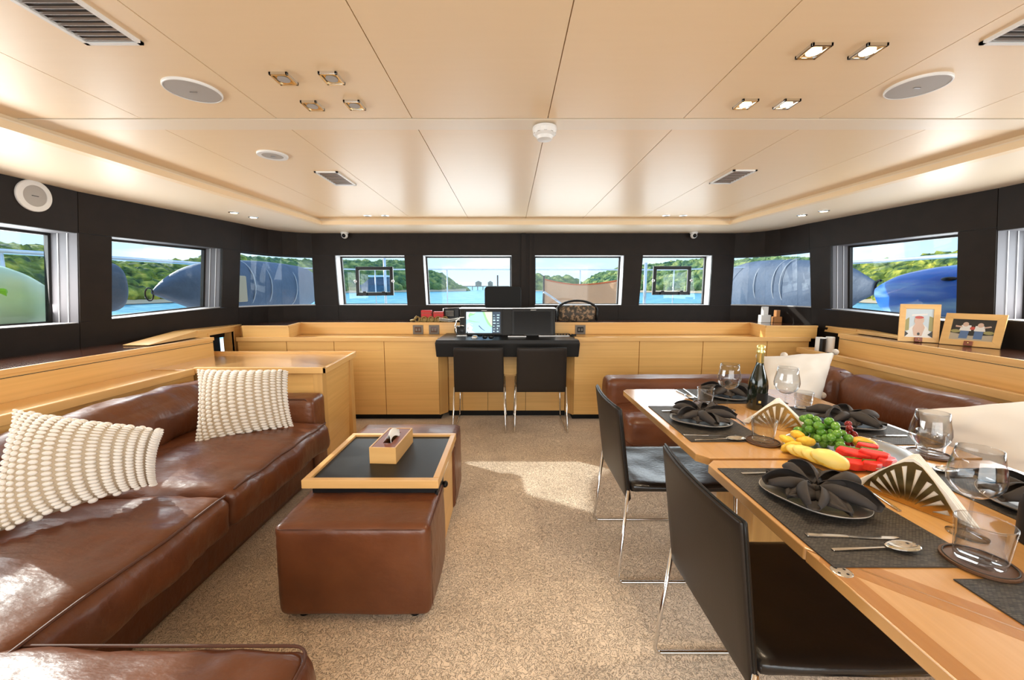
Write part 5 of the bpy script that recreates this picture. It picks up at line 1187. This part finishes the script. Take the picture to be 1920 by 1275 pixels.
# throttle on the desk
DZ = dz+.004
p = onz(866, 630, DZ); t = thing('throttle_control', 'chrome throttle control with a looped lever on the desk', 'control', (p.x, p.y+.03, DZ))
g = G(); g.prism([(-.06, -.03), (.06, -.03), (.05, .05), (-.05, .05)], 0, .012); obj('base_plate', g, 'chrome', t, world=False, bevel=.003)
g = G(); g.hexa([(-.05, -.03, .01), (.05, -.03, .01), (.05, .04, .01), (-.05, .04, .01), (-.062, -.01, .095), (.062, -.01, .095), (.062, .04, .095), (-.062, .04, .095)]); obj('head', g, 'black_plastic', t, world=False, bevel=.012, seg=3)
for s_ in (-1, 1): g = G(); g.tube([(s_*.052, -.034, .008), (s_*.068, -.014, .09), (s_*.05, .0, .105)], .007, 8); obj('chrome_edge', g, 'chrome', t, world=False, smooth=True)
g = G(); g.tube([(-.055, .0, .10), (0, .0, .11), (.055, .0, .10)], .007, 8); obj('chrome_edge', g, 'chrome', t, world=False, smooth=True)
g = G(); g.tube([(-.075, .02, .03), (-.08, .02, .10), (-.06, .02, .16), (-.02, .02, .195), (.03, .02, .20), (.06, .02, .17)], .008, 10); obj('lever', g, 'chrome', t, world=False, smooth=True)
g = G(); g.lathe([(.02, 0), (.022, .006), (0, .008)], 16, (0, -.034, .05), Matrix.Rotation(pi/2, 3, 'X')); obj('dial', g, 'black_plastic', t, world=False)
p = onz(890, 634, DZ); t = thing('horn_button', 'small chrome dome beside the throttle', 'control', (p.x, p.y+.02, DZ)); g = G(); g.lathe([(.035, 0), (.034, .01), (.02, .026), (0, .03)], 20); obj('dome', g, 'chrome', t, world=False, smooth=True)
g = G(); g.lathe([(.04, 0), (.04, .004), (.035, .005)], 20); obj('ring', g, 'brushed_steel', t, world=False)
p = onz(915, 636, DZ); t = thing('sunglasses', 'pair of black sunglasses on the desk', 'glasses', (p.x, p.y+.01, DZ))
for s_ in (-1, 1):
    g = G(); g.ell((s_*.03, -.02, .022), (.026, .006, .02), 14, 8); obj('lens', g, 'screen_black', t, world=False, smooth=True)
    g = G(); g.tube([(s_*.055, -.02, .028), (s_*.058, .05, .026), (s_*.05, .09, .004)], .003, 6); obj('temple', g, 'black_plastic', t, world=False, smooth=True)
g = G(); g.tube([(-.01, -.02, .03), (0, -.022, .033), (.01, -.02, .03)], .003, 6); obj('bridge', g, 'black_plastic', t, world=False, smooth=True)
for a_, b_, lb in (((952, 632), (987, 632), 'small black tablet with a silver edge at the middle of the desk'), ((1010, 631), (1068, 631), 'larger black tablet with a silver edge at the right of the desk')):
    A = onz(*a_, DZ); B = onz(*b_, DZ); y = A.y; d_ = .09
    t = thing('tablet', lb, 'tablet', ((A.x+B.x)/2, y+.05, DZ)); w_ = (B.x-A.x)/2
    g = G(); g.box(-w_, w_, -.05, .06, 0, .012); obj('case', g, 'brushed_steel', t, world=False, bevel=.003)
    g = G(); g.box(-w_+.02, w_-.02, -.035, .045, .012, .014); obj('screen', g, 'screen_black', t, world=False)
p = onz(835, 628, DZ); t = thing('microphone_lead', 'coiled black lead on the right end of the desk', 'cable', (.60, 4.2, DZ))
g = G(); g.tube([(-.08+.16*k/40, .02*sin(k*.8), .012+.008*cos(k*.8)) for k in range(41)], .006, 6); obj('lead', g, 'black_plastic', t, world=False, smooth=True)
g = G(); g.box(.07, .12, -.02, .02, 0, .02); obj('plug', g, 'black_plastic', t, world=False, bevel=.004)

# ================================================================ OUTSIDE
TL_ = .0125
def seaz(y): return -1.6+TL_*y
g = G(); n_ = 40
g.add([(-4000, -400, seaz(-400)), (4000, -400, seaz(-400)), (4000, 5000, seaz(5000)), (-4000, 5000, seaz(5000))], [(0, 1, 2, 3)]); o = obj('sea', g, 'sea_water'); tag(o, 'bright turquoise sea beyond the windows', 'sea'); stuff(o)
g = G(); g.prism([(-4.5, -6), (-3.42, -6), (-3.42, 5.12), (-4.5, 5.12)], .45, .62); g.prism([(3.72, -6), (4.9, -6), (4.9, 5.12), (3.72, 5.12)], .45, .62); g.prism([(-4.5, 5.12), (4.9, 5.12), (4.9, 7), (3.5, 8.6), (-3.1, 8.6), (-4.5, 7)], .45, .62); struct('deck', g, 'white_gelcoat')
# hills with woodland: skyline table (px, py, radius)
def hillmesh(name, table, m, nc, label, seed, crown=1.0, shore=.86):
    rn = random.Random(seed); g = G()
    def at(px):
        for i in range(len(table)-1):
            a, b = table[i], table[i+1]
            if a[0] <= px <= b[0]:
                u = (px-a[0])/(b[0]-a[0]); return [a[k]+(b[k]-a[k])*u for k in (1, 2)]
        return list(table[-1][1:])
    def ridge(px):
        py, R_ = at(px); d = ray(px, py); h = sqrt(d.x**2+d.y**2); p = C0+d*(R_/h); return p, Vector((d.x/h, d.y/h, 0)), R_
    p0, p1 = table[0][0], table[-1][0]; nu = 90; nv = 10; vs_ = []
    def surf(px, v, drop=0):
        p, d, R_ = ridge(px); rr = R_*(shore+(1-shore)*v); q = Vector((d.x*rr, d.y*rr, 0)); zb = seaz(q.y); top = p.z-drop*R_/100
        q.z = zb-.3+(top-zb)*(1-(1-min(v, 1))**1.9) if v <= 1 else top; return q
    for j in range(nv+2):
        for i in range(nu+1):
            px = p0+(p1-p0)*i/nu; v = j/nv
            if j == nv+1: q = surf(px, 1, 2.0); d = ridge(px)[1]; q = q+d*ridge(px)[2]*.3; q.z = seaz(q.y)-1
            else: q = surf(px, v, 2.0)
            vs_.append(q)
    g.add(vs_, [(j*(nu+1)+i, j*(nu+1)+i+1, (j+1)*(nu+1)+i+1, (j+1)*(nu+1)+i) for j in range(nv+1) for i in range(nu)])
    ico = bmesh.new(); bmesh.ops.create_icosphere(ico, subdivisions=2, radius=1); IV = [v.co.copy() for v in ico.verts]; IF = [tuple(v.index for v in f.verts) for f in ico.faces]; ico.free()
    var = []
    for k in range(8): var.append([v*(1+.38*noise.noise(v*2.1+Vector((k*3.1, 0, 0)))) for v in IV])
    cnt = 0
    while cnt < nc:
        px = rn.uniform(p0, p1); v = .06+.94*rn.random()**.8; q = surf(px, v, 1.2); R_ = ridge(px)[2]; s_ = R_*.0135*rn.uniform(.6, 1.3)*crown
        if v > .9: s_ *= .75; q.z -= s_*.2
        sh = var[rn.randrange(8)]; a = rn.random()*6.28; ca, sa = cos(a), sin(a); hz = s_*rn.uniform(.75, 1.15)
        g.add([(q.x+(c.x*ca-c.y*sa)*s_, q.y+(c.x*sa+c.y*ca)*s_, q.z+c.z*hz) for c in sh], IF); cnt += 1
    o = obj(name, g, m); tag(o, label, 'trees'); stuff(o)
    # beach strip
    g = G(); vs_ = []
    for i in range(nu+1):
        px = p0+(p1-p0)*i/nu; p, d, R_ = ridge(px)
        for k, rr in enumerate((shore-.03, shore+.04)): q = Vector((d.x*rr*R_, d.y*rr*R_, 0)); q.z = seaz(q.y)+(.1 if k == 0 else R_*.006+.4); vs_.append(q)
    g.add(vs_, [(2*i, 2*i+2, 2*i+3, 2*i+1) for i in range(nu)]); b_ = obj('beach', g, 'sand', o)
    return o
hillmesh('wooded_hill', [(-900, 440, 100), (-300, 446, 100), (0, 450, 100), (90, 457, 105), (215, 487, 115), (355, 486, 125), (385, 476, 130), (450, 474, 140)], 'hill_trees_near', 2600, 'olive green wooded shore through the left side windows', 3, .85, .8)
hillmesh('wooded_hill', [(440, 476, 190), (590, 486, 230), (640, 485, 240), (757, 486, 260), (800, 503, 280), (830, 512, 290), (855, 530, 300), (874, 541, 300)], 'hill_trees_far', 2200, 'green wooded headland left of the open sea', 4, .7, .84)
hillmesh('wooded_hill', [(1092, 538, 280), (1104, 520, 270), (1130, 508, 265), (1165, 497, 260), (1208, 494, 250), (1330, 481, 230), (1380, 486, 220), (1450, 476, 200), (1530, 480, 180)], 'hill_trees_far', 2200, 'green wooded hill right of the open sea', 5, .7, .84)
hillmesh('wooded_hill', [(1520, 488, 130), (1600, 490, 125), (1700, 482, 115), (1790, 466, 110), (1850, 462, 105), (1960, 455, 100), (2300, 448, 100), (2900, 440, 100)], 'hill_trees_near', 2600, 'yellow green wooded shore through the right side windows', 6, .85, .8)
hillmesh('tree_row', [(985, 521, 260), (1010, 513, 260), (1040, 515, 260), (1060, 516, 262), (1082, 519, 264), (1094, 534, 266)], 'hill_trees_far', 160, 'distant row of dark trees behind the tan canvas', 9, .9, .97)
# far jetty
t = thing('jetty', 'distant wooden jetty on the horizon, seen left of the centre post', 'jetty', (0, 0, 0)); pts = [onz(x_, 540, seaz(330)) for x_ in (866, 930, 958)]
a = ony(866, 539, 330); b = ony(955, 539, 330)
g = G(); g.box(a.x, b.x, 329, 331, a.z+.6, a.z+1.3); obj('walkway', g, 'rock', t)
for k in range(10): x_ = a.x+(b.x-a.x)*k/9; gg = G(); gg.box(x_-.3, x_+.3, 329.5, 330.5, a.z-2.5, a.z+.6); obj('pile', gg, 'rock', t)
for k, w_ in ((.35, 2.5), (.6, 2)): x_ = a.x+(b.x-a.x)*k; gg = G(); gg.box(x_-w_, x_+w_, 329, 332, a.z+1.3, a.z+4); gg.add([(x_-w_*1.2, 329, a.z+4), (x_+w_*1.2, 329, a.z+4), (x_, 330.5, a.z+5.6), (x_-w_*1.2, 332, a.z+4), (x_+w_*1.2, 332, a.z+4)], [(0, 1, 2), (1, 4, 2), (4, 3, 2), (3, 0, 2)]); obj('hut', gg, 'rock', t)
# rails
def rail(pts, r, label, posts, zb=.62, name='guard_rail'):
    c = Vector(pts[0]); t = thing(name, label, 'rail', (c.x, c.y, zb)); g = G(); g.tube(pts, r, 10); obj('top_tube', g, 'rail_steel', t, smooth=True)
    for p in posts: g = G(); g.tube([Vector(p), Vector((p[0]+(.0), p[1], zb))], r*.85, 10); obj('post', g, 'rail_steel', t, smooth=True)
rail([(-4.4, -1, 1.68), (-4.4, 3.2, 1.69), (-4.4, 5.0, 1.73), (-4.4, 6.8, 1.76)], .024, 'white metal rail outside the left side windows', [(-4.4, 2.0, 1.68), (-4.4, ony(22, 480, 3.5).y and 3.45, 1.69), (-4.4, 6.8, 1.76)])
rail([(4.75, -1, 1.70), (4.75, 3.4, 1.72), (4.75, 5.2, 1.74), (4.75, 6.9, 1.78)], .024, 'white metal rail outside the right side windows', [(4.75, 2.4, 1.70), (4.75, 6.9, 1.78)])
Yr_ = 8.3
A = ony(590, 507, Yr_); 
rail([(-4.4, 6.8, 1.76), (-3.2, Yr_, ony(700, 505, Yr_).z), (3.3, Yr_, ony(1088, 506, Yr_).z), (4.75, 6.9, 1.78)], .014, 'thin steel bow rail crossing the front windows', [(ony(x_, 505, Yr_).x, Yr_, ony(x_, 506, Yr_).z) for x_ in (703, 838, 1088, 1264)], name='bow_rail')
Ym = 7.9
t = thing('flag_staff', 'white upright pole seen through the left hatch window', 'pole', (ony(722, 520, Ym).x, Ym, .62)); g = G(); x_ = ony(722, 520, Ym).x; g.tube([(x_, Ym, .62), (x_, Ym, 2.1)], .028, 12); obj('tube', g, 'rail_steel', t, smooth=True)
g = G(); g.lathe([(.09, 0), (.08, .03), (.03, .12), (.03, .2)], 16, (x_, Ym, .62+.2)); obj('winch', g, 'rail_steel', t, smooth=True)
x_ = ony(1210, 520, 7.7).x; t = thing('ladder_post', 'white upright post and block left of the right hatch window', 'pole', (x_, 7.7, .62)); g = G(); g.tube([(x_, 7.7, .62), (x_, 7.7, 1.9)], .03, 10); obj('tube', g, 'rail_steel', t, smooth=True)
g = G(); g.box(x_-.05, x_+.05, 7.62, 7.7, .62, 1.1); obj('block', g, 'rail_steel', t, bevel=.01)
p = ony(933, 525, 6.6); t = thing('antenna', 'short dark antenna behind the instrument pod', 'antenna', (p.x, 6.6, .62)); g = G(); g.tube([(p.x, 6.6, .62), (p.x, 6.6, ony(933, 516, 6.6).z)], .013, 8); obj('whip', g, 'black_plastic', t, smooth=True)
g = G(); g.lathe([(.04, 0), (.03, .05), (.013, .06)], 12, (p.x, 6.6, .62)); obj('base', g, 'black_plastic', t)
# moored boat far away through the left hatch window
p = ony(706, 541, 60); t = thing('motor_yacht', 'far white motor yacht seen inside the left hatch frame', 'boat', (p.x, 60, seaz(60)))
sc = 60/735*26
g = G(); g.hexa([(p.x-sc*.85, 59, p.z-.5), (p.x+sc, 59, p.z-.5), (p.x+sc, 61, p.z-.5), (p.x-sc*.85, 61, p.z-.5), (p.x-sc*1.0, 58.6, p.z+.55), (p.x+sc*1.05, 58.6, p.z+.45), (p.x+sc*1.05, 61.4, p.z+.45), (p.x-sc*1.0, 61.4, p.z+.55)]); obj('hull', g, 'navy_canvas', t)
g = G(); g.hexa([(p.x-sc*.9, 59, p.z+.5), (p.x+sc, 59, p.z+.5), (p.x+sc, 61, p.z+.5), (p.x-sc*.9, 61, p.z+.5), (p.x-sc*.3, 59.3, p.z+1.6), (p.x+sc*.9, 59.3, p.z+1.7), (p.x+sc*.9, 60.7, p.z+1.7), (p.x-sc*.3, 60.7, p.z+1.6)]); obj('cabin', g, 'navy_canvas', t)
g = G(); g.box(p.x-sc*.4, p.x+sc, 59, 61, p.z+1.7, p.z+1.95); obj('roof', g, 'white_gelcoat', t)
# tan canvas
Yc = 6.4; q = [ony(x_, y_, Yc) for x_, y_ in ((1022, 524), (1160, 526), (1164, 575), (1020, 575))]
t = thing('canvas_screen', 'tan canvas screen on the foredeck outside the centre right window', 'canvas', ((q[0].x+q[1].x)/2, Yc, .62))
def cv(u, v):
    p = q[0]*(1-u)*(1-v)+q[1]*u*(1-v)+q[2]*u*v+q[3]*(1-u)*v; p = Vector(p); p.y += .25*sin(pi*u)+.02*sin(u*17); p.z -= .07*sin(pi*u)*(1-v); return p
g = G(); g.grid(cv, 24, 10); g2 = obj('cloth', g, 'tan_canvas', t, smooth=True, solid=.012)
g = G(); g.tube([cv(0, 1)+Vector((-.02, -.03, -.45)), cv(0, 0)+Vector((-.02, -.03, .06))], .016, 8); obj('pole', g, 'black_plastic', t, smooth=True)
g = G(); g.tube([cv(0, .45)+Vector((-.02, -.05, 0)), cv(.38, 1.2)+Vector((0, -.1, 0))], .018, 8); obj('strut', g, 'rail_steel', t, smooth=True)
g = G(); g.tube([cv(k/20, 0) for k in range(21)], .012, 8); obj('hem', g, 'orange_fabric', t, smooth=True)
# lofted hull shapes (kayaks and covered boards)
def loft(name, label, cat, path, m, nseg=26, part='hull', extra=None):
    """path: (centre, half width, half height up, half height down)"""
    c = Vector(path[len(path)//2][0]); t = thing(name, label, cat, (c.x, c.y, c.z)); K = len(path)-1
    def cat_(i, u):
        a = path[max(i-1, 0)]; b = path[i]; c_ = path[min(i+1, K)]; d = path[min(i+2, K)]; r = []
        for f in range(6):
            g4 = [(list(z[0])+list(z[1:]))[f] for z in (a, b, c_, d)]
            r.append(.5*((2*g4[1])+(-g4[0]+g4[2])*u+(2*g4[0]-5*g4[1]+4*g4[2]-g4[3])*u*u+(-g4[0]+3*g4[1]-3*g4[2]+g4[3])*u**3))
        return r
    vs_ = []; steps = K*5; nr = 24
    for s_ in range(steps+1):
        i = min(s_//5, K-1); u = s_/5-i; x, y, z, w_, hu, hd = cat_(i, u)
        for k in range(nr):
            a = 2*pi*k/nr; cc, ss = cos(a), sin(a); xx = math.copysign(abs(cc)**.85, cc)*max(w_, .004); zz = math.copysign(abs(ss)**.9, ss)*(max(hu, .004) if ss > 0 else max(hd, .004)); vs_.append((x+xx, y, z+zz))
    g = G(); g.add(vs_, [(j*nr+k, j*nr+(k+1) % nr, (j+1)*nr+(k+1) % nr, (j+1)*nr+k) for j in range(steps) for k in range(nr)]+[tuple(range(nr-1, -1, -1)), tuple(steps*nr+k for k in range(nr))]); obj(part, g, m, t, smooth=True); return t
def sd(px, py, X): return onx(px, py, X)
def secL(px, top, bot, X, w_): a = onx(px, top, X); b = onx(px, bot, X); return ((X, a.y, (a.z+b.z)/2), w_, (a.z-b.z)/2, (a.z-b.z)/2)
X = -3.95
t = loft('covered_board', 'long navy-covered board lashed outside the forward left windows', 'board', [secL(286, 546, 552, X, .02), secL(310, 524, 562, X, .09), secL(345, 503, 575, X, .16), secL(385, 492, 590, X, .2), secL(450, 488, 588, X, .24), secL(510, 492, 580, X, .24), secL(560, 500, 575, X, .22), secL(582, 512, 566, X, .14), secL(590, 530, 550, X, .04)], 'navy_canvas')
for px in (468, 500, 548):
    a = onx(px, 489, X+.2); g = G(); R_ = []
    for k in range(13): an = -pi/2+pi*k/12; R_.append((X+.26*cos(an), a.y, 1.43+.37*sin(an)))
    g.tube(R_, .008, 6); obj('strap', g, 'pale_line', t, smooth=True)
g = G(); a = sd(280, 552, X); g.tube([(a.x, a.y+.05*cos(k), a.z+.07*sin(k)) for k in [2*pi*j/14 for j in range(14)]], .008, 6, closed=True); obj('rope_loop', g, 'black_plastic', t, smooth=True)
g = G(); a = onx(458, 555, -3.70); g.box(a.x-.03, a.x+.0, a.y-.10, a.y+.08, a.z-.08, a.z+.28); obj('orange_patch', g, 'sand', t, bevel=.03)
loft('covered_board', 'end of another navy-covered board at the edge of the left side window', 'board', [secL(150, 500, 590, -4.1, .12), secL(195, 492, 585, -4.1, .16), secL(214, 498, 575, -4.1, .12), secL(227, 512, 548, -4.1, .03)], 'navy_canvas')
X = -3.85
t = loft('kayak', 'pale green kayak outside the nearest left window', 'kayak', [((X, -.5, 1.33), .04, .05, .05), ((X, -.1, 1.33), .2, .22, .2), ((X, .8, 1.36), .34, .40, .40), secL(-330, 440, 720, X, .3), secL(-200, 462, 700, X, .34), secL(-100, 486, 670, X, .34), secL(-40, 493, 650, X, .32), secL(0, 503, 638, X, .28), secL(40, 520, 628, X, .22), secL(75, 538, 612, X, .14), secL(98, 553, 590, X, .03)], 'kayak_green')  # unseen aft hull sections added and raised to keep sun off the sofa
g = G(); a = onx(0, 540, -3.53); b = onx(13, 575, -3.53); g.box(-3.60, -3.52, a.y-.12, b.y+.02, b.z, a.z); obj('hatch_recess', g, 'kayak_green_dark', t, bevel=.02)
X = 4.25
def secR(px, top, bot, w_, X=X): a = onx(px, top, X); b = onx(px, bot, X); return ((X, a.y, (a.z+b.z)/2), w_, (a.z-b.z)/2, (a.z-b.z)/2)
t = loft('covered_board', 'long navy-covered board lashed outside the forward right windows', 'board', [secR(1642, 528, 552, .02, 4.5), secR(1615, 512, 566, .08, 4.5), secR(1590, 500, 580, .14, 4.5), secR(1540, 490, 585, .22, 4.5), secR(1490, 487, 586, .26, 4.5), secR(1440, 488, 584, .26, 4.5), secR(1400, 494, 580, .25, 4.5), secR(1350, 515, 572, .18, 4.5), secR(1335, 532, 555, .05, 4.5)], 'navy_canvas')
for px in (1425, 1460, 1475):
    a = onx(px, 489, 4.3); g = G(); R_ = []
    for k in range(13): an = -pi/2+pi*k/12; R_.append((4.5-.28*cos(an), a.y, 1.46+.40*sin(an)))
    g.tube(R_, .008, 6); obj('strap', g, 'pale_line', t, smooth=True)
g = G(); a = onx(1648, 538, 4.5); g.tube([(a.x, a.y+.05*cos(k), a.z+.08*sin(k)) for k in [-2+4*j/12 for j in range(13)]], .014, 6); obj('handle', g, 'black_plastic', t, smooth=True)
t = loft('kayak', 'blue and white kayak outside the right side window', 'kayak', [secR(1643, 540, 556, .02), secR(1665, 528, 580, .10), secR(1700, 514, 606, .18), secR(1750, 503, 622, .25), secR(1800, 496, 635, .3), secR(1900, 488, 660, .33), secR(2050, 480, 690, .33), secR(2200, 476, 720, .3)], 'kayak_blue')
for px, py in ((1780, 523), (1762, 566)):
    a = onx(px, py, 3.98); g = G(); g.ell(a, (.03, .07, .02), 10, 6); obj('toggle', g, 'black_plastic', t, smooth=True)
